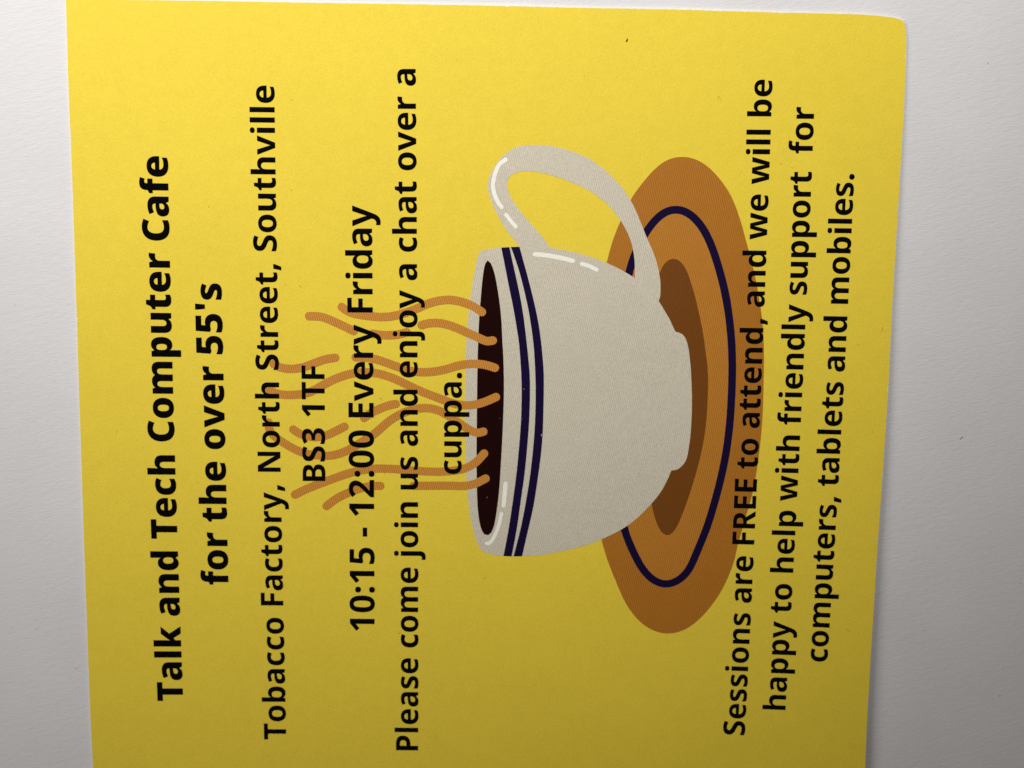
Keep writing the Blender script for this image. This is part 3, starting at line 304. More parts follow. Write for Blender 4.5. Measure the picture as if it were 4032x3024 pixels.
COFFEE = [(-4.56,21.61),(-4.04,21.19),(-3.73,20.56),(-3.49,19.9),(-3.29,19.22),(-3.13,18.53),(-2.98,17.84),(-2.85,17.15),(-2.72,16.45),
 (-2.6,15.76),(-2.48,15.06),(-2.38,14.35),(-2.29,13.65),(-2.2,12.94),(-2.12,12.24),(-2.05,11.53),(-1.99,10.82),(-1.94,10.11),
 (-1.9,9.4),(-1.86,8.68),(-1.82,7.97),(-1.78,7.25),(-1.72,6.54),(-1.67,5.83),(-1.62,5.11),(-1.58,4.39),(-1.55,3.68),
 (-1.51,2.96),(-1.49,2.24),(-1.46,1.52),(-1.44,0.8),(-1.43,0.07),(-1.42,-0.65),(-1.41,-1.37),(-1.41,-2.09),(-1.42,-2.82),
 (-1.42,-3.54),(-1.44,-4.27),(-1.46,-5),(-1.47,-5.72),(-1.49,-6.45),(-1.51,-7.18),(-1.53,-7.91),(-1.55,-8.64),(-1.58,-9.37),
 (-1.6,-10.1),(-1.63,-10.83),(-1.66,-11.56),(-1.69,-12.29),(-1.72,-13.02),(-1.75,-13.76),(-1.79,-14.49),(-1.82,-15.23),(-1.86,-15.96),
 (-1.89,-16.7),(-1.93,-17.43),(-1.97,-18.17),(-2.02,-18.91),(-2.08,-19.64),(-2.14,-20.38),(-2.22,-21.12),(-2.3,-21.86),(-2.4,-22.59),
 (-2.49,-23.33),(-2.59,-24.06),(-2.71,-24.8),(-2.85,-25.53),(-3.07,-26.24),(-3.39,-26.91),(-3.95,-27.37),(-4.62,-27.2),(-5.03,-26.58),
 (-5.28,-25.88),(-5.46,-25.16),(-5.61,-24.44),(-5.72,-23.7),(-5.8,-22.96),(-5.87,-22.22),(-5.92,-21.48),(-5.96,-20.74),(-5.99,-20.01),
 (-6.02,-19.27),(-6.04,-18.53),(-6.07,-17.79),(-6.09,-17.05),(-6.1,-16.32),(-6.12,-15.58),(-6.13,-14.84),(-6.14,-14.11),(-6.15,-13.37),
 (-6.16,-12.64),(-6.16,-11.91),(-6.17,-11.17),(-6.17,-10.44),(-6.17,-9.71),(-6.17,-8.98),(-6.17,-8.25),(-6.17,-7.52),(-6.17,-6.79),
 (-6.17,-6.06),(-6.17,-5.34),(-6.17,-4.61),(-6.17,-3.88),(-6.16,-3.16),(-6.17,-2.43),(-6.17,-1.71),(-6.17,-0.99),(-6.17,-0.26),
 (-6.17,0.46),(-6.16,1.18),(-6.16,1.9),(-6.15,2.62),(-6.15,3.34),(-6.14,4.06),(-6.13,4.78),(-6.12,5.5),(-6.1,6.21),
 (-6.09,6.93),(-6.07,7.65),(-6.05,8.36),(-6.03,9.08),(-6.01,9.79),(-5.98,10.5),(-5.94,11.22),(-5.91,11.93),(-5.86,12.64),
 (-5.82,13.35),(-5.77,14.06),(-5.71,14.76),(-5.66,15.47),(-5.61,16.18),(-5.56,16.88),(-5.5,17.59),(-5.43,18.29),(-5.35,18.99),
 (-5.26,19.69),(-5.15,20.39),(-4.97,21.07)]
GLINTS = [
 (0.76, [(-0.89,-17.9),(-1.05,-19.86),(-1.21,-21.9)]),
 (0.63, [(-1.57,-23.35),(-2.05,-25.6),(-2.78,-27.53),(-3.62,-28.78),(-4.19,-28.87)]),
 (0.69, [(-1.64,38.94),(-2.79,37.99),(-3.49,36.33),(-3.78,34.55),(-3.5,33.03),(-2.84,31.63),(-2.23,30.83)]),
 (0.63, [(-1.44,29.53),(-0.59,28.47),(0.28,27.51)]),
 (0.76, [(3.71,22.79),(5.75,22.64),(8.36,22.21),(10.3,21.75)]),
 (0.71, [(11.93,21.25),(13.08,20.93),(14.51,20.28)]),
]
STEAM = [
 [(-30.11,13.18),(-29.3,12.61),(-28.41,12.19),(-27.44,11.96),(-26.46,11.8),(-25.47,11.67),(-24.47,11.58),(-23.48,11.53),(-22.48,11.55),
 (-21.48,11.65),(-20.5,11.85),(-19.54,12.12),(-18.59,12.44),(-17.65,12.78),(-16.73,13.18),(-15.82,13.61),(-14.89,13.98),(-13.94,14.29),
 (-12.97,14.52),(-11.98,14.65),(-10.99,14.68),(-10,14.57),(-9.03,14.35),(-8.08,14.05),(-7.16,13.67),(-6.29,13.18),(-5.47,12.62)],
 [(-35.87,11.49),(-34.94,11.49),(-34.01,11.44),(-33.11,11.24),(-32.25,10.91),(-31.4,10.54),(-30.55,10.17),(-29.7,9.79),(-28.87,9.4),
 (-28.04,8.98)],
 [(-24.66,8.58),(-23.67,8.41),(-22.67,8.34),(-21.66,8.35),(-20.65,8.42),(-19.66,8.62),(-18.69,8.91)],
 [(-16.06,10.19),(-15.08,10.48),(-14.08,10.61),(-13.06,10.6),(-12.06,10.45),(-11.07,10.2),(-10.11,9.87),(-9.17,9.49),(-8.24,9.09),
 (-7.31,8.68),(-6.37,8.27),(-5.45,7.84),(-4.49,7.52),(-3.5,7.66)],
 [(-42.24,3.01),(-41.42,2.54),(-40.53,2.27),(-39.59,2.16),(-38.64,2.18),(-37.69,2.31),(-36.77,2.55),(-35.87,2.87),(-34.99,3.23),
 (-34.09,3.58),(-33.19,3.89),(-32.27,4.11),(-31.33,4.24)],
 [(-27.71,4.37),(-26.74,4.39),(-25.77,4.34),(-24.81,4.21),(-23.87,3.99),(-22.94,3.71),(-22.03,3.4),(-21.12,3.07),(-20.21,2.75),
 (-19.28,2.45),(-18.35,2.2),(-17.4,2.01),(-16.43,1.91),(-15.46,1.9),(-14.48,1.96),(-13.52,2.09),(-12.57,2.28),(-11.62,2.51),
 (-10.69,2.8),(-9.76,3.09),(-8.81,3.31),(-7.85,3.44),(-6.88,3.49),(-5.91,3.47),(-4.94,3.36),(-4,3.14),(-3.07,2.84)],
 [(-43.01,-1.69),(-42.11,-2.09),(-41.18,-2.37),(-40.2,-2.48),(-39.21,-2.48),(-38.22,-2.41),(-37.24,-2.29),(-36.27,-2.07),(-35.35,-1.7),
 (-34.48,-1.21),(-33.62,-0.7),(-32.75,-0.22),(-31.87,0.24),(-30.96,0.65),(-30.04,1),(-29.09,1.3),(-28.13,1.52),(-27.15,1.67),
 (-26.17,1.74),(-25.18,1.73),(-24.2,1.62),(-23.24,1.43),(-22.29,1.17),(-21.36,0.86),(-20.45,0.49),(-19.56,0.08),(-18.67,-0.33),
 (-17.77,-0.75),(-16.88,-1.16),(-15.98,-1.56),(-15.07,-1.92),(-14.14,-2.26),(-13.21,-2.59),(-12.29,-2.94),(-11.36,-3.28),(-10.42,-3.56),
 (-9.45,-3.77),(-8.47,-3.89),(-7.48,-3.88),(-6.5,-3.74),(-5.54,-3.5),(-4.61,-3.17),(-3.7,-2.77),(-2.81,-2.35)],
 [(-26.25,-6.4),(-25.42,-5.76),(-24.52,-5.22),(-23.57,-4.78),(-22.61,-4.37),(-21.62,-4.04),(-20.6,-3.82)],
 [(-43.23,-7.46),(-43.2,-8.45),(-42.76,-9.32),(-42.08,-10.02),(-41.3,-10.61),(-40.48,-11.15),(-39.64,-11.66),(-38.77,-12.12),(-37.88,-12.53),
 (-36.95,-12.86),(-36,-13.08),(-35.02,-13.21),(-34.03,-13.28),(-33.04,-13.3),(-32.05,-13.23),(-31.08,-13.01),(-30.14,-12.69),(-29.23,-12.29),
 (-28.36,-11.8),(-27.51,-11.28),(-26.67,-10.74),(-25.83,-10.2),(-25,-9.65),(-24.2,-9.05),(-23.45,-8.39),(-22.72,-7.71),(-21.97,-7.06),
 (-21.16,-6.47),(-20.32,-5.95),(-19.44,-5.49),(-18.53,-5.1),(-17.59,-4.79),(-16.63,-4.58),(-15.65,-4.49),(-14.67,-4.51),(-13.7,-4.67),
 (-12.77,-4.99),(-11.89,-5.42),(-11.04,-5.92),(-10.22,-6.47),(-9.41,-7.03),(-8.59,-7.58),(-7.75,-8.1),(-6.88,-8.56),(-5.94,-8.8),
 (-4.98,-8.57)],
 [(-38.86,-8.64),(-38.06,-9.2),(-37.18,-9.61),(-36.23,-9.86),(-35.26,-9.96),(-34.27,-9.92),(-33.31,-9.71),(-32.38,-9.37),(-31.49,-8.93),
 (-30.61,-8.46),(-29.73,-8)],
 [(-38.67,-20.44),(-37.78,-19.97),(-36.88,-19.52),(-35.96,-19.11),(-35.03,-18.72),(-34.1,-18.35),(-33.17,-17.97),(-32.24,-17.6),(-31.3,-17.25),
 (-30.37,-16.9),(-29.42,-16.56),(-28.47,-16.27),(-27.51,-16.01),(-26.53,-15.79),(-25.55,-15.63),(-24.56,-15.53),(-23.57,-15.48),(-22.58,-15.48),
 (-21.59,-15.49),(-20.6,-15.54),(-19.61,-15.59),(-18.62,-15.66),(-17.63,-15.74),(-16.64,-15.81),(-15.65,-15.86),(-14.66,-15.89),(-13.67,-15.9),
 (-12.67,-15.89),(-11.68,-15.83),(-10.7,-15.74),(-9.71,-15.59),(-8.74,-15.37),(-7.8,-15.05),(-6.92,-14.58),(-6.13,-13.98),(-5.44,-13.25),
 (-4.8,-12.5)],
 [(-33.02,-22.45),(-32.27,-21.83),(-31.5,-21.23),(-30.68,-20.72),(-29.81,-20.28),(-28.93,-19.89),(-28.04,-19.52),(-27.13,-19.19),(-26.21,-18.91),
 (-25.27,-18.72),(-24.32,-18.64),(-23.36,-18.63)],
 [(-17.39,-18.55),(-16.37,-18.51),(-15.36,-18.48),(-14.35,-18.46),(-13.33,-18.44),(-12.32,-18.42),(-11.3,-18.42),(-10.29,-18.42),(-9.27,-18.44),
 (-8.26,-18.42),(-7.26,-18.26),(-6.29,-17.95),(-5.37,-17.51),(-4.48,-17.02)],
]
STEAM_WIDTH = 1.48
OUTLINE = [(-76.88,65.1),(-76.89,64.51),(-76.9,63.93),(-76.9,63.35),(-76.9,62.77),(-76.9,62.18),(-76.91,61.6),(-76.91,61.01),(-76.91,60.43),
 (-76.92,59.84),(-76.92,59.26),(-76.93,58.67),(-76.93,58.08),(-76.94,57.49),(-76.94,56.91),(-76.94,56.32),(-76.94,55.73),(-76.94,55.14),
 (-76.94,54.55),(-76.95,53.96),(-76.95,53.37),(-76.95,52.78),(-76.94,52.19),(-76.94,51.6),(-76.94,51.01),(-76.94,50.41),(-76.94,49.82),
 (-76.94,49.23),(-76.94,48.63),(-76.93,48.04),(-76.93,47.44),(-76.92,46.85),(-76.92,46.25),(-76.91,45.66),(-76.9,45.06),(-76.9,44.47),
 (-76.89,43.87),(-76.88,43.27),(-76.87,42.67),(-76.86,42.07),(-76.86,41.48),(-76.85,40.88),(-76.85,40.28),(-76.84,39.68),(-76.84,39.07),
 (-76.84,38.47),(-76.84,37.87),(-76.83,37.27),(-76.83,36.67),(-76.83,36.06),(-76.83,35.46),(-76.83,34.86),(-76.83,34.25),(-76.83,33.65),
 (-76.83,33.04),(-76.83,32.43),(-76.83,31.83),(-76.83,31.22),(-76.83,30.61),(-76.83,30),(-76.83,29.4),(-76.83,28.79),(-76.83,28.18),
 (-76.83,27.57),(-76.83,26.96),(-76.83,26.35),(-76.84,25.74),(-76.84,25.12),(-76.84,24.51),(-76.84,23.9),(-76.84,23.29),(-76.84,22.67),
 (-76.84,22.06),(-76.84,21.44),(-76.84,20.83),(-76.84,20.21),(-76.84,19.6),(-76.84,18.98),(-76.84,18.37),(-76.84,17.75),(-76.85,17.13),
 (-76.85,16.51),(-76.85,15.89),(-76.85,15.27),(-76.85,14.65),(-76.85,14.03),(-76.85,13.41),(-76.85,12.79),(-76.85,12.17),(-76.85,11.55),
 (-76.85,10.93),(-76.85,10.3),(-76.85,9.68),(-76.85,9.06),(-76.85,8.43),(-76.86,7.81),(-76.86,7.18),(-76.86,6.55),(-76.86,5.93),
 (-76.86,5.3),(-76.86,4.67),(-76.86,4.05),(-76.86,3.42),(-76.86,2.79),(-76.86,2.16),(-76.86,1.53),(-76.87,0.9),(-76.87,0.27),
 (-76.87,-0.36),(-76.87,-0.99),(-76.87,-1.63),(-76.87,-2.26),(-76.87,-2.89),(-76.87,-3.53),(-76.87,-4.16),(-76.87,-4.79),(-76.87,-5.43),
 (-76.87,-6.07),(-76.87,-6.7),(-76.87,-7.34),(-76.88,-7.98),(-76.88,-8.61),(-76.88,-9.25),(-76.88,-9.89),(-76.88,-10.53),(-76.88,-11.17),
 (-76.88,-11.81),(-76.88,-12.45),(-76.88,-13.09),(-76.88,-13.73),(-76.88,-14.37),(-76.88,-15.02),(-76.88,-15.66),(-76.88,-16.3),(-76.88,-16.95),
 (-76.88,-17.59),(-76.88,-18.24),(-76.88,-18.88),(-76.89,-19.53),(-76.89,-20.18),(-76.89,-20.82),(-76.89,-21.47),(-76.89,-22.12),(-76.89,-22.77),
 (-76.89,-23.42),(-76.89,-24.07),(-76.89,-24.72),(-76.89,-25.37),(-76.89,-26.02),(-76.89,-26.67),(-76.89,-27.32),(-76.89,-27.98),(-76.89,-28.63),
 (-76.89,-29.28),(-76.89,-29.94),(-76.89,-30.59),(-76.89,-31.25),(-76.89,-31.9),(-76.88,-32.56),(-76.88,-33.22),(-76.88,-33.87),(-76.88,-34.53),
 (-76.88,-35.19),(-76.88,-35.85),(-76.88,-36.51),(-76.87,-37.17),(-76.87,-37.83),(-76.87,-38.49),(-76.87,-39.15),(-76.87,-39.81),(-76.86,-40.47),
 (-76.86,-41.14),(-76.86,-41.8),(-76.86,-42.47),(-76.85,-43.13),(-76.85,-43.79),(-76.85,-44.46),(-76.85,-45.13),(-76.84,-45.79),(-76.84,-46.46),
 (-76.84,-47.13),(-76.84,-47.8),(-76.84,-48.47),(-76.83,-49.14),(-76.83,-49.81),(-76.83,-50.48),(-76.83,-51.15),(-76.83,-51.82),(-76.83,-52.49),
 (-76.83,-53.16),(-76.83,-53.84),(-76.82,-54.51),(-76.82,-55.18),(-76.82,-55.86),(-76.82,-56.53),(-76.82,-57.21),(-76.81,-57.89),(-76.81,-58.56),
 (-76.81,-59.24),(-76.8,-59.92),(-76.79,-60.6),(-76.79,-61.28),(-76.78,-61.96),(-76.77,-62.64),(-76.77,-63.32),(-76.76,-64),(-76.75,-64.68),
 (-76.73,-65.36),(-76.72,-66.04),(-76.71,-66.72),(-76.7,-67.41),(-76.69,-68.09),(-76.67,-68.78),(-76.66,-69.46),(-76.65,-70.15),(-76.64,-70.83),
 (-76.63,-71.52),(-76.62,-72.21),(-76.61,-72.9),(-76.6,-73.58),(-76.59,-74.27),(-76.58,-74.96),(-76.57,-75.65),(-76.56,-76.34),(-76.55,-77.04),
 (-76.54,-77.73),(-76.53,-78.42),(-76.52,-79.11),(-76.51,-79.81),(-76.51,-80.5),(-76.5,-81.2),(-76.49,-81.89),(-76.48,-82.59),(-76.47,-83.28),
 (-76.46,-83.98),(-76.45,-84.68),(-76.44,-85.38),(-76.43,-86.08),(65.38,-83.26),(65.39,-82.58),(65.39,-81.89),(65.4,-81.21),(65.41,-80.53),
 (65.42,-79.85),(65.42,-79.16),(65.43,-78.48),(65.44,-77.8),(65.45,-77.12),(65.45,-76.44),(65.46,-75.76),(65.47,-75.08),(65.47,-74.41),
 (65.48,-73.73),(65.49,-73.05),(65.49,-72.37),(65.5,-71.7),(65.5,-71.02),(65.5,-70.35),(65.5,-69.67),(65.5,-69),(65.5,-68.32),
 (65.5,-67.65),(65.5,-66.97),(65.49,-66.3),(65.48,-65.63),(65.47,-64.96),(65.47,-64.29),(65.46,-63.61),(65.45,-62.94),(65.45,-62.27),
 (65.44,-61.6),(65.44,-60.93),(65.44,-60.27),(65.44,-59.6),(65.45,-58.93),(65.45,-58.26),(65.46,-57.6),(65.47,-56.93),(65.47,-56.26),
 (65.48,-55.6),(65.49,-54.93),(65.5,-54.27),(65.5,-53.61),(65.51,-52.94),(65.51,-52.28),(65.52,-51.62),(65.52,-50.95),(65.53,-50.29),
 (65.54,-49.63),(65.54,-48.97),(65.55,-48.31),(65.55,-47.65),(65.56,-46.99),(65.57,-46.33),(65.58,-45.67),(65.58,-45.02),(65.59,-44.36),
 (65.6,-43.7),(65.61,-43.05),(65.62,-42.39),(65.63,-41.73),(65.65,-41.08),(65.66,-40.42),(65.67,-39.77),(65.68,-39.12),(65.69,-38.46),
 (65.69,-37.81),(65.7,-37.16),(65.71,-36.5),(65.71,-35.85),(65.72,-35.2),(65.72,-34.55),(65.72,-33.9),(65.72,-33.25),(65.73,-32.6),
 (65.73,-31.95),(65.74,-31.3),(65.75,-30.65),(65.76,-30.01),(65.77,-29.36),(65.78,-28.71),(65.79,-28.07),(65.8,-27.42),(65.82,-26.78),
 (65.83,-26.13),(65.84,-25.49),(65.86,-24.84),(65.87,-24.2),(65.89,-23.56),(65.9,-22.91),(65.92,-22.27),(65.93,-21.63),(65.94,-20.99),
 (65.96,-20.35),(65.97,-19.71),(65.99,-19.07),(66,-18.43),(66.01,-17.79),(66.02,-17.15),(66.04,-16.51),(66.05,-15.87),(66.06,-15.24),
 (66.07,-14.6),(66.08,-13.96),(66.09,-13.33),(66.1,-12.69),(66.12,-12.06),(66.13,-11.42),(66.14,-10.79),(66.15,-10.15),(66.16,-9.52),
 (66.17,-8.89),(66.18,-8.25),(66.19,-7.62),(66.21,-6.99),(66.22,-6.36),(66.23,-5.73),(66.24,-5.1),(66.25,-4.47),(66.26,-3.84),
 (66.27,-3.21),(66.28,-2.58),(66.29,-1.95),(66.3,-1.32),(66.3,-0.69),(66.31,-0.06),(66.31,0.56),(66.31,1.19),(66.31,1.82),
 (66.32,2.44),(66.32,3.07),(66.32,3.69),(66.32,4.32),(66.32,4.94),(66.32,5.57),(66.32,6.19),(66.32,6.81),(66.32,7.44),
 (66.32,8.06),(66.32,8.68),(66.31,9.3),(66.31,9.92),(66.31,10.54),(66.31,11.16),(66.31,11.78),(66.31,12.4),(66.31,13.02),
 (66.31,13.64),(66.31,14.26),(66.31,14.88),(66.31,15.49),(66.32,16.11),(66.33,16.73),(66.33,17.34),(66.34,17.96),(66.35,18.57),
 (66.35,19.18),(66.36,19.8),(66.37,20.41),(66.37,21.02),(66.38,21.64),(66.39,22.25),(66.39,22.86),(66.4,23.47),(66.41,24.08),
 (66.41,24.69),(66.42,25.3),(66.43,25.91),(66.43,26.52),(66.44,27.13),(66.44,27.74),(66.45,28.35),(66.46,28.96),(66.46,29.56),
 (66.47,30.17),(66.48,30.78),(66.48,31.38),(66.49,31.99),(66.5,32.59),(66.5,33.2),(66.51,33.8),(66.52,34.41),(66.52,35.01),
 (66.53,35.62),(66.53,36.22),(66.54,36.82),(66.55,37.42),(66.55,38.02),(66.56,38.63),(66.57,39.23),(66.57,39.83),(66.58,40.43),
 (66.58,41.03),(66.59,41.63),(66.6,42.23),(66.6,42.83),(66.61,43.42),(66.61,44.02),(66.62,44.62),(66.63,45.22),(66.63,45.81),
 (66.64,46.41),(66.64,47.01),(66.65,47.6),(66.65,48.2),(66.65,48.79),(66.65,49.39),(66.65,49.98),(66.64,50.57),(66.64,51.17),
 (66.63,51.76),(66.62,52.35),(66.61,52.95),(66.6,53.54),(66.59,54.13),(66.58,54.72),(66.57,55.31),(66.56,55.91),(66.55,56.5),
 (66.55,57.09),(66.55,57.67),(66.54,58.26),(66.54,58.85),(66.53,59.44),(66.49,60.03),(66.43,60.62),(66.35,61.2),(66.22,61.78),
 (66.08,62.35),(65.88,62.91),(65.45,63.32),(64.88,63.51),(64.28,63.64),(63.68,63.73),(63.08,63.81),(62.48,63.88),(61.87,63.93),
 (61.27,63.98),(60.67,64.02),(60.06,64.06),(59.46,64.09),(58.85,64.11),(58.25,64.13),(57.64,64.15),(57.04,64.16),(56.43,64.17),
 (55.83,64.18),(55.22,64.19),(54.62,64.2),(54.01,64.21),(53.41,64.21),(52.8,64.22),(52.19,64.22),(51.59,64.22),(50.98,64.23),
 (50.38,64.23),(49.77,64.24),(49.16,64.24),(48.56,64.25),(47.95,64.25),(47.34,64.26),(46.74,64.27),(46.13,64.27),(45.52,64.28),
 (44.92,64.28),(44.31,64.29),(43.7,64.3),(43.1,64.3),(42.49,64.31),(41.89,64.32),(41.28,64.33),(40.67,64.33),(40.07,64.34),
 (39.46,64.35),(38.85,64.35),(38.25,64.36),(37.64,64.37),(37.03,64.38),(36.43,64.39),(35.82,64.39),(35.21,64.4),(34.61,64.41),
 (34,64.42),(33.39,64.43),(32.79,64.44),(32.18,64.45),(31.58,64.46),(30.97,64.47),(30.36,64.48),(29.76,64.49),(29.15,64.5),
 (28.54,64.51),(27.94,64.52),(27.33,64.52),(26.72,64.53),(26.12,64.53),(25.51,64.54),(24.9,64.54),(24.3,64.54),(23.69,64.55),
 (23.09,64.55),(22.48,64.55),(21.87,64.56),(21.27,64.56),(20.66,64.56),(20.05,64.57),(19.45,64.57),(18.84,64.57),(18.23,64.57),
 (17.63,64.58),(17.02,64.58),(16.41,64.58),(15.81,64.59),(15.2,64.59),(14.6,64.59),(13.99,64.6),(13.38,64.6),(12.78,64.6),
 (12.17,64.61),(11.56,64.61),(10.96,64.61),(10.35,64.62),(9.74,64.62),(9.14,64.63),(8.53,64.63),(7.92,64.64),(7.32,64.64),
 (6.71,64.65),(6.11,64.65),(5.5,64.66),(4.89,64.66),(4.29,64.67),(3.68,64.68),(3.07,64.68),(2.47,64.69),(1.86,64.7),
 (1.25,64.7),(0.65,64.71),(0.04,64.72),(-0.56,64.72),(-1.17,64.73),(-1.78,64.73),(-2.38,64.74),(-2.99,64.74),(-3.6,64.75),
 (-4.2,64.75),(-4.81,64.76),(-5.42,64.76),(-6.02,64.76),(-6.63,64.77),(-7.23,64.77),(-7.84,64.77),(-8.45,64.78),(-9.05,64.78),
 (-9.66,64.78),(-10.27,64.78),(-10.87,64.78),(-11.48,64.79),(-12.09,64.79),(-12.69,64.79),(-13.3,64.79),(-13.9,64.79),(-14.51,64.79),
 (-15.12,64.8),(-15.72,64.8),(-16.33,64.8),(-16.94,64.8),(-17.54,64.8),(-18.15,64.8),(-18.76,64.8),(-19.36,64.8),(-19.97,64.8),
 (-20.57,64.81),(-21.18,64.81),(-21.79,64.81),(-22.39,64.81),(-23,64.81),(-23.61,64.81),(-24.21,64.81),(-24.82,64.81),(-25.43,64.81),
 (-26.03,64.81),(-26.64,64.81),(-27.24,64.82),(-27.85,64.82),(-28.46,64.82),(-29.06,64.82),(-29.67,64.82),(-30.28,64.82),(-30.88,64.82),
 (-31.49,64.83),(-32.1,64.83),(-32.7,64.83),(-33.31,64.83),(-33.91,64.83),(-34.52,64.83),(-35.13,64.84),(-35.73,64.84),(-36.34,64.84),
 (-36.95,64.84),(-37.55,64.84),(-38.16,64.84),(-38.77,64.85),(-39.37,64.85),(-39.98,64.85),(-40.58,64.85),(-41.19,64.85),(-41.8,64.86),
 (-42.4,64.86),(-43.01,64.86),(-43.62,64.86),(-44.22,64.87),(-44.83,64.87),(-45.43,64.87),(-46.04,64.87),(-46.65,64.87),(-47.25,64.88),
 (-47.86,64.88),(-48.47,64.88),(-49.07,64.89),(-49.68,64.89),(-50.28,64.89),(-50.89,64.89),(-51.5,64.89),(-52.1,64.89),(-52.71,64.89),
 (-53.32,64.89),(-53.92,64.89),(-54.53,64.89),(-55.14,64.89),(-55.74,64.89),(-56.35,64.89),(-56.95,64.89),(-57.56,64.89),(-58.17,64.89),
 (-58.77,64.89),(-59.38,64.88),(-59.99,64.88),(-60.59,64.88),(-61.2,64.88),(-61.81,64.88),(-62.41,64.88),(-63.02,64.88),(-63.62,64.88),
 (-64.23,64.88),(-64.84,64.88),(-65.44,64.89),(-66.05,64.89),(-66.66,64.89),(-67.26,64.89),(-67.87,64.89),(-68.47,64.9),(-69.08,64.9),
 (-69.69,64.91),(-70.29,64.91),(-70.9,64.92),(-71.5,64.93),(-72.11,64.94),(-72.72,64.95),(-73.32,64.96),(-73.93,64.99),(-74.53,65.01),
 (-75.13,65.05),(-75.73,65.13),(-76.32,65.24)]
INK_MARK = [(18.82,59.53),(18.9,59.38),(18.96,59.2),(18.94,59.09),(18.85,58.98),(18.71,58.88),(18.62,58.86),(18.63,58.98),(18.73,59.22),
 (18.79,59.44)]
CARD_FLECKS = [(-37.44,16.65),(-38.5,48.54),(-38.74,33.26),(-53.13,30.16),(-39.93,16.88),(-51.88,-42.71),(-48.76,-49.44),(47.83,38.2),(51.67,42.55),
 (45.93,38.83),(34.81,49.81),(35.16,49.6),(64.66,10.56),(60.73,7.7),(63.22,-3.91),(63.8,-7.52),(61.29,-43.65),(63.8,-53.89),
 (-4.38,-35.38),(-19.91,-45.68),(-22.69,-16.28),(-23.23,-3.08),(31.91,-51.87),(56.27,-60.8),(-56.01,-18.5),(-26.06,-63.13),(-34.89,-55.98),
 (4.67,-55.33),(11.63,53.11),(-10.16,55.36),(37.6,56.82),(-71.06,26.21),(-70.32,-9.52)]
CARD_FLECK_LEN = [0.54, 0.45, 0.45, 0.36, 0.36, 0.36, 0.27, 0.45, 0.36, 0.54, 0.63, 0.45, 0.72, 0.45, 0.54, 0.45, 0.72, 0.36, 0.63, 0.72, 0.36, 0.63, 0.36, 0.27, 0.31, 0.36, 0.31, 0.36, 0.36, 0.31, 0.36, 0.31, 0.36]
WHITE_FLECKS = [(-6.92,-20.25),(-4.14,-20.44),(2.13,-0.86),(5.37,-9.03),(1.8,-6.17),(-2.08,-6.18),(30.87,-43.7),(-5.81,-8.61)]
WHITE_FLECK_LEN = [0.22, 0.27, 0.31, 0.4, 0.18, 0.13, 0.22, 0.13]
PAPER_FLECKS = [(-86.4,-44.39),(-79.34,-53.56),(-84.78,-54.55),(-90.82,-45.89),(-86.33,-46.21),(80.38,-8.6),(92.78,-34.99),(90.38,-56.28),(75.88,-43.98),
 (80.89,56.29),(-81.54,-0.62),(-87.77,12.77)]
PAPER_FLECK_LEN = [0.27, 0.36, 0.27, 0.22, 0.31, 0.63, 0.22, 0.36, 0.31, 0.27, 0.22, 0.22]

# ------------------------------------------------------------------ the card's shape: it lies flat at the top left and its lower right lifts off the paper
THICK = 0.30
LAYER = 0.004                   # ink films lie this far above one another
def lift(x, y):
    return 1.65 * min(max((x + 25) / 95, 0), 1.2) ** 2 * min(max((68 - y) / 135, 0), 1.2)
def card_z(x, y):
    return THICK + 0.05 + lift(x, y)

# ------------------------------------------------------------------ materials
def new_mat(name):
    mt = bpy.data.materials.new(name)
    mt.use_nodes = True
    nt = mt.node_tree
    return mt, nt, nt.nodes['Principled BSDF']

def node(nt, kind, **kw):
    n = nt.nodes.new(kind)
    for k, val in kw.items():
        setattr(n, k, val)
    return n

def mapped(nt, scale, rot=0.0):
    tc = node(nt, 'ShaderNodeTexCoord')
    mp = node(nt, 'ShaderNodeMapping')
    mp.inputs['Scale'].default_value = scale
    mp0 = node(nt, 'ShaderNodeMapping')
    mp0.inputs['Rotation'].default_value = (0, 0, rot)
    nt.links.new(tc.outputs['Object'], mp0.inputs['Vector'])
    nt.links.new(mp0.outputs['Vector'], mp.inputs['Vector'])
    return mp.outputs['Vector']

def noise(nt, vec, scale, detail=3.0, rough=0.6):
    n = node(nt, 'ShaderNodeTexNoise')
    n.inputs['Scale'].default_value = scale
    n.inputs['Detail'].default_value = detail
    n.inputs['Roughness'].default_value = rough
    nt.links.new(vec, n.inputs['Vector'])
    return n.outputs['Fac']

def math_node(nt, op, a, b=None):
    n = node(nt, 'ShaderNodeMath', operation=op)
    for i, val in enumerate((a, b)):
        if val is None:
            continue
        if isinstance(val, (int, float)):
            n.inputs[i].default_value = val
        else:
            nt.links.new(val, n.inputs[i])
    return n.outputs[0]

def ramp(nt, fac, lo, hi, a, b):
    n = node(nt, 'ShaderNodeMapRange')
    nt.links.new(fac, n.inputs['Value'])
    n.inputs['From Min'].default_value = lo
    n.inputs['From Max'].default_value = hi
    n.inputs['To Min'].default_value = a
    n.inputs['To Max'].default_value = b
    return n.outputs[0]

def tint(nt, color, fac):
    """base colour times a grey factor"""
    vm = node(nt, 'ShaderNodeVectorMath', operation='SCALE')
    vm.inputs[0].default_value = color
    nt.links.new(fac, vm.inputs['Scale'])
    return vm.outputs['Vector']

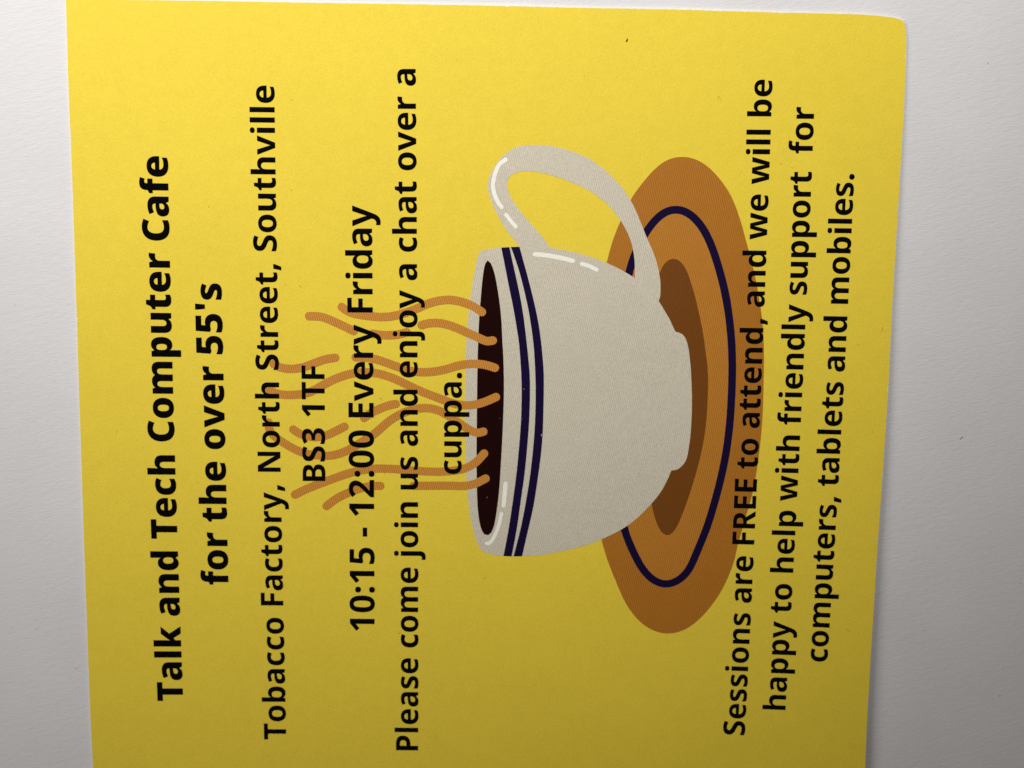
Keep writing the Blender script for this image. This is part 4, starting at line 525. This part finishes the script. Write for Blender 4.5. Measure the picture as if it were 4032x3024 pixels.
def bumps(nt, bsdf, parts):
    """parts: (height socket, distance in metres), chained"""
    last = None
    for h, dist in parts:
        b = node(nt, 'ShaderNodeBump')
        b.inputs['Strength'].default_value = 1.0
        b.inputs['Distance'].default_value = dist
        nt.links.new(h, b.inputs['Height'])
        if last:
            nt.links.new(last, b.inputs['Normal'])
        last = b.outputs['Normal']
    nt.links.new(last, bsdf.inputs['Normal'])

def ridges(nt, rot, period):
    """fine printed screen lines with a wandering contrast"""
    vec = mapped(nt, (1, 1, 1), rot)
    w = node(nt, 'ShaderNodeTexWave', wave_type='BANDS', bands_direction='X', wave_profile='SIN')
    w.inputs['Scale'].default_value = 2 * math.pi / (period * MM) / 20.0
    w.inputs['Distortion'].default_value = 1.6
    w.inputs['Detail'].default_value = 2.0
    w.inputs['Detail Scale'].default_value = 0.55
    nt.links.new(vec, w.inputs['Vector'])
    return w.outputs['Fac']

SCREEN_ROT = math.radians(-14)

def card_ink(name, color, rough=0.6, spec=0.22, screen=0.0, grain=0.05, relief=1.0):
    mt, nt, b = new_mat(name)
    fine = noise(nt, mapped(nt, (1.0, 0.55, 1.0), math.radians(-12)), 4200, 3, 0.65)
    soft = noise(nt, mapped(nt, (1, 1, 1)), 420, 3, 0.55)
    big = noise(nt, mapped(nt, (1, 1, 1)), 45, 2, 0.5)
    sc = ridges(nt, SCREEN_ROT, 0.37)
    fac = math_node(nt, 'ADD', ramp(nt, fine, 0.3, 0.7, 1 - grain, 1 + grain),
                    ramp(nt, soft, 0.3, 0.7, -0.018, 0.018))
    fac = math_node(nt, 'ADD', fac, ramp(nt, big, 0.3, 0.7, -0.012, 0.012))
    if screen:
        patch = ramp(nt, noise(nt, mapped(nt, (1, 1, 1)), 160, 2, 0.5), 0.35, 0.65, 0.45, 1.0)
        s2 = math_node(nt, 'MULTIPLY', math_node(nt, 'SUBTRACT', sc, 0.5), patch)
        fac = math_node(nt, 'ADD', fac, math_node(nt, 'MULTIPLY', s2, screen))
    nt.links.new(tint(nt, color, fac), b.inputs['Base Color'])
    b.inputs['Roughness'].default_value = rough
    b.inputs['Specular IOR Level'].default_value = spec
    cell = noise(nt, mapped(nt, (1.0, 0.45, 1.0), math.radians(-12)), 5200, 3, 0.6)
    wide = noise(nt, mapped(nt, (1.0, 0.7, 1.0), math.radians(-12)), 800, 2, 0.5)
    bumps(nt, b, [(wide, 1.8e-5 * relief), (cell, 3.5e-5 * relief), (sc, 0.7e-5 * relief)])
    return mt

M_YELLOW = card_ink('yellow_printed_card', (0.81, 0.615, 0.051), 0.62, 0.16, grain=0.05)
M_BROWN = card_ink('saucer_brown_ink', (0.42, 0.158, 0.016), 0.5, screen=0.38, grain=0.05)
M_WELL = card_ink('saucer_inner_ink', (0.47, 0.185, 0.022), 0.5, screen=0.42, grain=0.05)
M_DISC = card_ink('saucer_disc_ink', (0.168, 0.054, 0.005), 0.5, screen=0.25, grain=0.05)
M_STEAM = card_ink('steam_orange_ink', (0.56, 0.232, 0.034), 0.5, screen=0.60, grain=0.05)
M_CUP = card_ink('cup_grey_ink', (0.60, 0.548, 0.43), 0.5, screen=0.24, grain=0.11)
M_GLINT = card_ink('cup_highlight_ink', (0.90, 0.88, 0.76), 0.5, grain=0.03)
M_NAVY = card_ink('navy_ink', (0.0095, 0.005, 0.032), 0.7, 0.02, grain=0.1)
M_COFFEE = card_ink('coffee_black_ink', (0.013, 0.0028, 0.0024), 0.7, 0.02, grain=0.1)
M_BLACK = card_ink('black_text_ink', (0.0035, 0.003, 0.003), 0.7, 0.0, grain=0.1)
M_FLECK = card_ink('tan_fleck', (0.42, 0.30, 0.035), 0.6, grain=0.1)
M_DUST = card_ink('pale_dust', (0.45, 0.43, 0.45), 0.6, grain=0.1)
M_STOCK = card_ink('card_core_white', (0.86, 0.83, 0.70), 0.7, 0.2, grain=0.06)

# white sheet below: soft fibres lying across the picture
M_PAPER, nt, b = new_mat('white_fibrous_paper')
f1 = noise(nt, mapped(nt, (0.22, 1.0, 1.0), math.radians(-7)), 3800, 4, 0.6)
f2 = noise(nt, mapped(nt, (0.35, 1.0, 1.0), math.radians(-14)), 1200, 3, 0.55)
f3 = noise(nt, mapped(nt, (1, 1, 1)), 60, 3, 0.5)
tone = math_node(nt, 'ADD', ramp(nt, f1, 0.3, 0.7, 0.975, 1.02), ramp(nt, f3, 0.3, 0.7, -0.02, 0.02))
nt.links.new(tint(nt, (0.695, 0.679, 0.680), tone), b.inputs['Base Color'])
b.inputs['Roughness'].default_value = 0.75
b.inputs['Specular IOR Level'].default_value = 0.25
bumps(nt, b, [(f3, 0.7e-4), (f2, 4.0e-5), (f1, 4.2e-5)])

M_SPECK, nt, b = new_mat('grey_paper_fleck')
nt.links.new(tint(nt, (0.22, 0.21, 0.20), ramp(nt, noise(nt, mapped(nt, (1, 1, 1)), 5000), 0.3, 0.7, 0.7, 1.3)), b.inputs['Base Color'])
b.inputs['Roughness'].default_value = 0.8

# ------------------------------------------------------------------ mesh helpers
def link(name, verts, faces, mat, parent=None, smooth=False):
    me = bpy.data.meshes.new(name)
    me.from_pydata([(x * MM, y * MM, z * MM) for x, y, z in verts], [], faces)
    me.materials.append(mat)
    me.update()
    if smooth == 'card':
        e = 0.5
        me.shade_smooth()
        me.normals_split_custom_set_from_vertices([Vector((-(lift(x + e, y) - lift(x - e, y)), -(lift(x, y + e) - lift(x, y - e)), 2 * e)).normalized() for x, y, z in verts])
        smooth = False
    if smooth:
        me.shade_smooth()
    o = bpy.data.objects.new(name, me)
    scene.collection.objects.link(o)
    if parent is not None:
        o.parent = parent
    return o

def winding(p, loops):
    w = 0
    x, y = p
    for L in loops:
        n = len(L)
        for i in range(n):
            x0, y0 = L[i]
            x1, y1 = L[(i + 1) % n]
            if (y0 <= y) != (y1 <= y):
                t = (y - y0) / (y1 - y0)
                if x0 + t * (x1 - x0) > x:
                    w += 1 if y1 > y0 else -1
    return w

def fill(loops, grid=None, evenodd=False):
    """triangulate closed loops (non-zero winding), optionally with interior grid points"""
    pts, edges = [], []
    for L in loops:
        s = len(pts)
        pts += [Vector(p) for p in L]
        edges += [(s + i, s + (i + 1) % len(L)) for i in range(len(L))]
    if grid:
        xs = [p[0] for p in pts]; ys = [p[1] for p in pts]
        gx = math.floor(min(xs) / grid) * grid
        while gx < max(xs):
            gy = math.floor(min(ys) / grid) * grid
            while gy < max(ys):
                if winding((gx + .013, gy + .017), loops) != 0:
                    pts.append(Vector((gx + .013, gy + .017)))
                gy += grid
            gx += grid
    vo, eo, fo = delaunay_2d_cdt(pts, edges, [], 0, 1e-5)[:3]
    tris = []
    for f_ in fo:
        cx_ = sum(vo[i][0] for i in f_) / 3; cy_ = sum(vo[i][1] for i in f_) / 3
        w_ = winding((cx_, cy_), loops)
        if (w_ % 2 if evenodd else w_) != 0:
            a, b_, c = (vo[i] for i in f_)
            if (b_ - a).cross(c - a) < 0:
                f_ = f_[::-1]
            tris.append(tuple(f_))
    return [tuple(v) for v in vo], tris

def decal(name, loops, layer, mat, parent, grid=None):
    """a printed area: a thin ink sheet following the card's surface"""
    vo, tris = fill(loops, grid)
    return link(name, [(x, y, card_z(x, y) + LAYER * layer) for x, y in vo], tris, mat, parent, 'card')

def smooth_path(P, n=5):
    out = []
    N = len(P)
    for i in range(N - 1):
        b_, c = Vector(P[i]), Vector(P[i + 1])
        a = Vector(P[i - 1]) if i else 2 * b_ - c
        d = Vector(P[i + 2]) if i + 2 < N else 2 * c - b_
        for k in range(n):
            t = k / n
            out.append(0.5 * ((2 * b_) + (c - a) * t + (2 * a - 5 * b_ + 4 * c - d) * t * t + (3 * b_ - a - 3 * c + d) * t ** 3))
    out.append(Vector(P[-1]))
    return out

def stroke_loop(P, width, n=5, cap=True):
    """outline of a round-ended pen stroke"""
    C_ = smooth_path(P, n)
    r = width / 2
    L, R = [], []
    for i, p in enumerate(C_):
        t = (C_[min(i + 1, len(C_) - 1)] - C_[max(i - 1, 0)]).normalized()
        nn = Vector((-t.y, t.x))
        L.append(tuple(p + nn * r)); R.append(tuple(p - nn * r))
    def arc(c, a0):
        return [(c.x + r * math.cos(a0 - math.pi * k / 10), c.y + r * math.sin(a0 - math.pi * k / 10)) for k in range(1, 10)]
    t1 = (C_[-1] - C_[-2]).normalized(); t0 = (C_[1] - C_[0]).normalized()
    e1 = arc(C_[-1], math.atan2(t1.x, -t1.y)) if cap else []
    e0 = arc(C_[0], math.atan2(-t0.x, t0.y)) if cap else []
    return L + e1 + R[::-1] + e0

# ------------------------------------------------------------------ the paper sheet the card lies on
N = 60
verts, faces = [], []
for j in range(N + 1):
    for i in range(N + 1):
        x = -300 + 600 * i / N; y = -300 + 600 * j / N
        verts.append((x, y, -0.05 + 0.05 * math.sin(x / 37 + 1) * math.sin(y / 29)))
for j in range(N):
    for i in range(N):
        a = j * (N + 1) + i
        faces.append((a, a + 1, a + N + 2, a + N + 1))
paper = link('paper_surface', verts, faces, M_PAPER, None, True)
paper['kind'] = 'structure'

def fleck_mesh(name, spots, lens, mat, parent, zf, wid=0.28):
    vs, fs = [], []
    for (x, y), L in zip(spots, lens):
        a = random.uniform(0, math.pi)
        bend = random.uniform(-.3, .3) * L
        P = [(x - L / 2 * math.cos(a), y - L / 2 * math.sin(a)), (x - bend * math.sin(a), y + bend * math.cos(a)),
             (x + L / 2 * math.cos(a), y + L / 2 * math.sin(a))]
        loop = stroke_loop(P, wid * random.uniform(.4, .8) * min(L, .5), 3)
        s = len(vs)
        vo, tr = fill([loop])
        vs += [(px, py, zf(px, py)) for px, py in vo]
        fs += [tuple(s + i for i in t) for t in tr]
    o = link(name, vs, fs, mat, parent)
    o['kind'] = 'stuff'
    return o

fleck_mesh('paper_fleck', PAPER_FLECKS, PAPER_FLECK_LEN, M_SPECK, paper, lambda x, y: 0.03)

# ------------------------------------------------------------------ the card: white core with the yellow printed face on top
card = bpy.data.objects.new('flyer_card', None)
card.empty_display_size = 0.02
scene.collection.objects.link(card)
card['label'] = 'bright yellow printed card with black lettering and a coffee cup, lying on white paper'
card['category'] = 'card'

def inset(loop, dist):
    n = len(loop); out = []
    area = sum(loop[i][0] * loop[(i + 1) % n][1] - loop[(i + 1) % n][0] * loop[i][1] for i in range(n))
    sgn = 1 if area > 0 else -1
    for i in range(n):
        p0, p, p1 = Vector(loop[i - 1]), Vector(loop[i]), Vector(loop[(i + 1) % n])
        t = (p1 - p0).normalized()
        nn = Vector((-t.y, t.x)) * sgn
        out.append(tuple(p + nn * dist(nn, i)))
    return out

dense = []
for i, p in enumerate(OUTLINE):
    q = OUTLINE[(i + 1) % len(OUTLINE)]
    k = max(1, int((Vector(q) - Vector(p)).length / 1.0))
    dense += [(p[0] + (q[0] - p[0]) * j / k, p[1] + (q[1] - p[1]) * j / k) for j in range(k)]
dense = [(x + random.uniform(-.012, .012), y + random.uniform(-.012, .012)) for x, y in dense]
inner = inset(dense, lambda nn, i: 0.02)
n = len(dense)
core_v, core_t = fill([inner], 4.0)
loop_ids = list(range(n))
cv = [(x, y, card_z(x, y)) for x, y in core_v]
s1_ = len(cv)
cv += [(x, y, card_z(x, y) - 0.05) for x, y in dense]
s2_ = len(cv)
cv += [(x, y, card_z(x, y) - THICK) for x, y in dense]
cf = list(core_t)
area = sum(dense[i][0] * dense[(i + 1) % n][1] - dense[(i + 1) % n][0] * dense[i][1] for i in range(n))
for i in range(n):
    j = (i + 1) % n
    q1 = (i, s1_ + i, s1_ + j, j); q2 = (s1_ + i, s2_ + i, s2_ + j, s1_ + j)
    cf += [q1, q2] if area > 0 else [q1[::-1], q2[::-1]]
bv, bt = fill([dense], 8.0)
s3_ = len(cv)
cv += [(x, y, card_z(x, y) - THICK) for x, y in bv]
cf += [tuple(s3_ + k for k in t[::-1]) for t in bt]
link('card_stock', cv, cf, M_STOCK, card)

def rim(nn, i):
    # nn points inwards: white cut edge, widened along the top to imitate its bright glow
    base = 0.025 + 0.18 * max(0, -nn.y) ** 2 + 0.03 * max(0, nn.x)
    if random.random() < 0.012:
        base += 0.08
    return base * random.uniform(0.85, 1.15)
face_loop = inset(dense, rim)
decal('printed_face', [face_loop], 1, M_YELLOW, card, 3.0)

# ------------------------------------------------------------------ the artwork
saucer = decal('printed_saucer', [SAUCER], 2, M_BROWN, card, 4.0)
RW = 1.36
ringP = [Vector(p) for p in RING_LINE]
def closed_offset(P, r):
    out = []
    for i, p in enumerate(P):
        t = (P[(i + 1) % len(P)] - P[i - 1]).normalized()
        out.append((p.x - t.y * r, p.y + t.x * r))
    return out
oa, ob = closed_offset(ringP, RW / 2), closed_offset(ringP, -RW / 2)
decal('saucer_well', [[tuple(p) for p in ringP]], 3, M_WELL, saucer, 4.0)
vs = []; k = len(oa)
for p, q in zip(oa, ob):
    vs.append((p[0], p[1], card_z(*p) + LAYER * 4)); vs.append((q[0], q[1], card_z(*q) + LAYER * 4))
link('saucer_ring', vs, [(2 * i, 2 * i + 1, 2 * ((i + 1) % k) + 1, 2 * ((i + 1) % k)) for i in range(k)], M_NAVY, saucer, 'card')
decal('saucer_disc', [DISC], 5, M_DISC, saucer, 4.0)  # darker brown disc printed inside the ring
cup = decal('printed_cup', [CUP_BODY], 6, M_CUP, card, 4.0)
decal('cup_handle', [CUP_HANDLE], 7, M_CUP, cup, 4.0)
decal('stripe', [STRIPE_UPPER], 8, M_NAVY, cup, 4.0)
decal('stripe', [STRIPE_LOWER], 8, M_NAVY, cup, 4.0)
decal('coffee', [COFFEE], 8, M_COFFEE, cup, 4.0)
for w_, P in GLINTS:
    decal('highlight', [stroke_loop(P, w_ , 6)], 8, M_GLINT, cup)
for P in STEAM:
    decal('steam_line', [stroke_loop(P, STEAM_WIDTH, 2)], 10, M_STEAM, card)

# ------------------------------------------------------------------ the lettering
def flatten(q):
    pts = []
    n_ = len(q)
    full = []
    for i in range(n_):
        x, y, on = q[i]; x2, y2, on2 = q[(i + 1) % n_]
        full.append((x, y, on))
        if not on and not on2:
            full.append(((x + x2) / 2, (y + y2) / 2, 1))
    while not full[0][2]:
        full = full[1:] + full[:1]
    i = 0; m_ = len(full)
    while i < m_:
        x, y, on = full[i]
        nx = full[(i + 1) % m_]
        pts.append((x, y))
        if nx[2]:
            i += 1
        else:
            e = full[(i + 2) % m_]
            for s in (0.2, 0.4, 0.6, 0.8):
                pts.append(((1 - s) ** 2 * x + 2 * s * (1 - s) * nx[0] + s * s * e[0],
                            (1 - s) ** 2 * y + 2 * s * (1 - s) * nx[1] + s * s * e[1]))
            i += 2
    return pts

cache = {}
def glyph(kind, ch):
    if (kind, ch) not in cache:
        adv, cs = GLYPHS[kind][ch]
        loops = [flatten(q) for q in cs if len(q) > 2]
        loops = [[(x / 1000, y / 1000) for x, y in L] for L in loops]
        g = fill(loops) if loops else ([], [])
        xs = [p[0] for L in loops for p in L] or [0]
        cache[kind, ch] = (adv / 1000, min(xs), max(xs), g)
    return cache[kind, ch]

LABELS = {'title_line': 'heavy black heading reading Talk and Tech Computer Cafe',
          'subtitle_line': "heavy black heading reading for the over 55's"}
for name, words, kind, size, y0, y1, (c2, c1, c0) in TEXT_LINES:
    gs = [glyph(kind, ch) for ch in words]
    total = sum(g[0] for g in gs) - gs[0][1] - (gs[-1][0] - gs[-1][2])
    gap = ((y1 - y0) / size - total) / (len(words) - 1)
    pos = -gs[0][1]
    vs, fs = [], []
    for g in gs:
        adv, lo, hi, (vo, tr) = g
        if vo:
            mid = y0 + (pos + (lo + hi) / 2) * size
            sl = 2 * c2 * mid + c1
            bx = c2 * mid * mid + c1 * mid + c0
            s = len(vs)
            h = math.hypot(1, sl)
            for x, y in vo:
                u = (x - (lo + hi) / 2) * size; w_ = y * size
                px = bx + (sl * u - w_) / h
                py = mid + (u + sl * w_) / h
                vs.append((px, py, card_z(px, py) + LAYER * 12))
            fs += [tuple(s + k for k in t) for t in tr]
        pos += adv + gap
    o = link(name, vs, fs, M_BLACK, card, 'card')
    if name in LABELS:
        o['label'] = LABELS[name]

decal('ink_mark', [INK_MARK], 12, M_BLACK, card)
fleck_mesh('tan_fleck', CARD_FLECKS, CARD_FLECK_LEN, M_FLECK, card, lambda x, y: card_z(x, y) + LAYER * 1.6)
fleck_mesh('pale_fleck', WHITE_FLECKS, WHITE_FLECK_LEN, M_DUST, card, lambda x, y: card_z(x, y) + LAYER * 13)
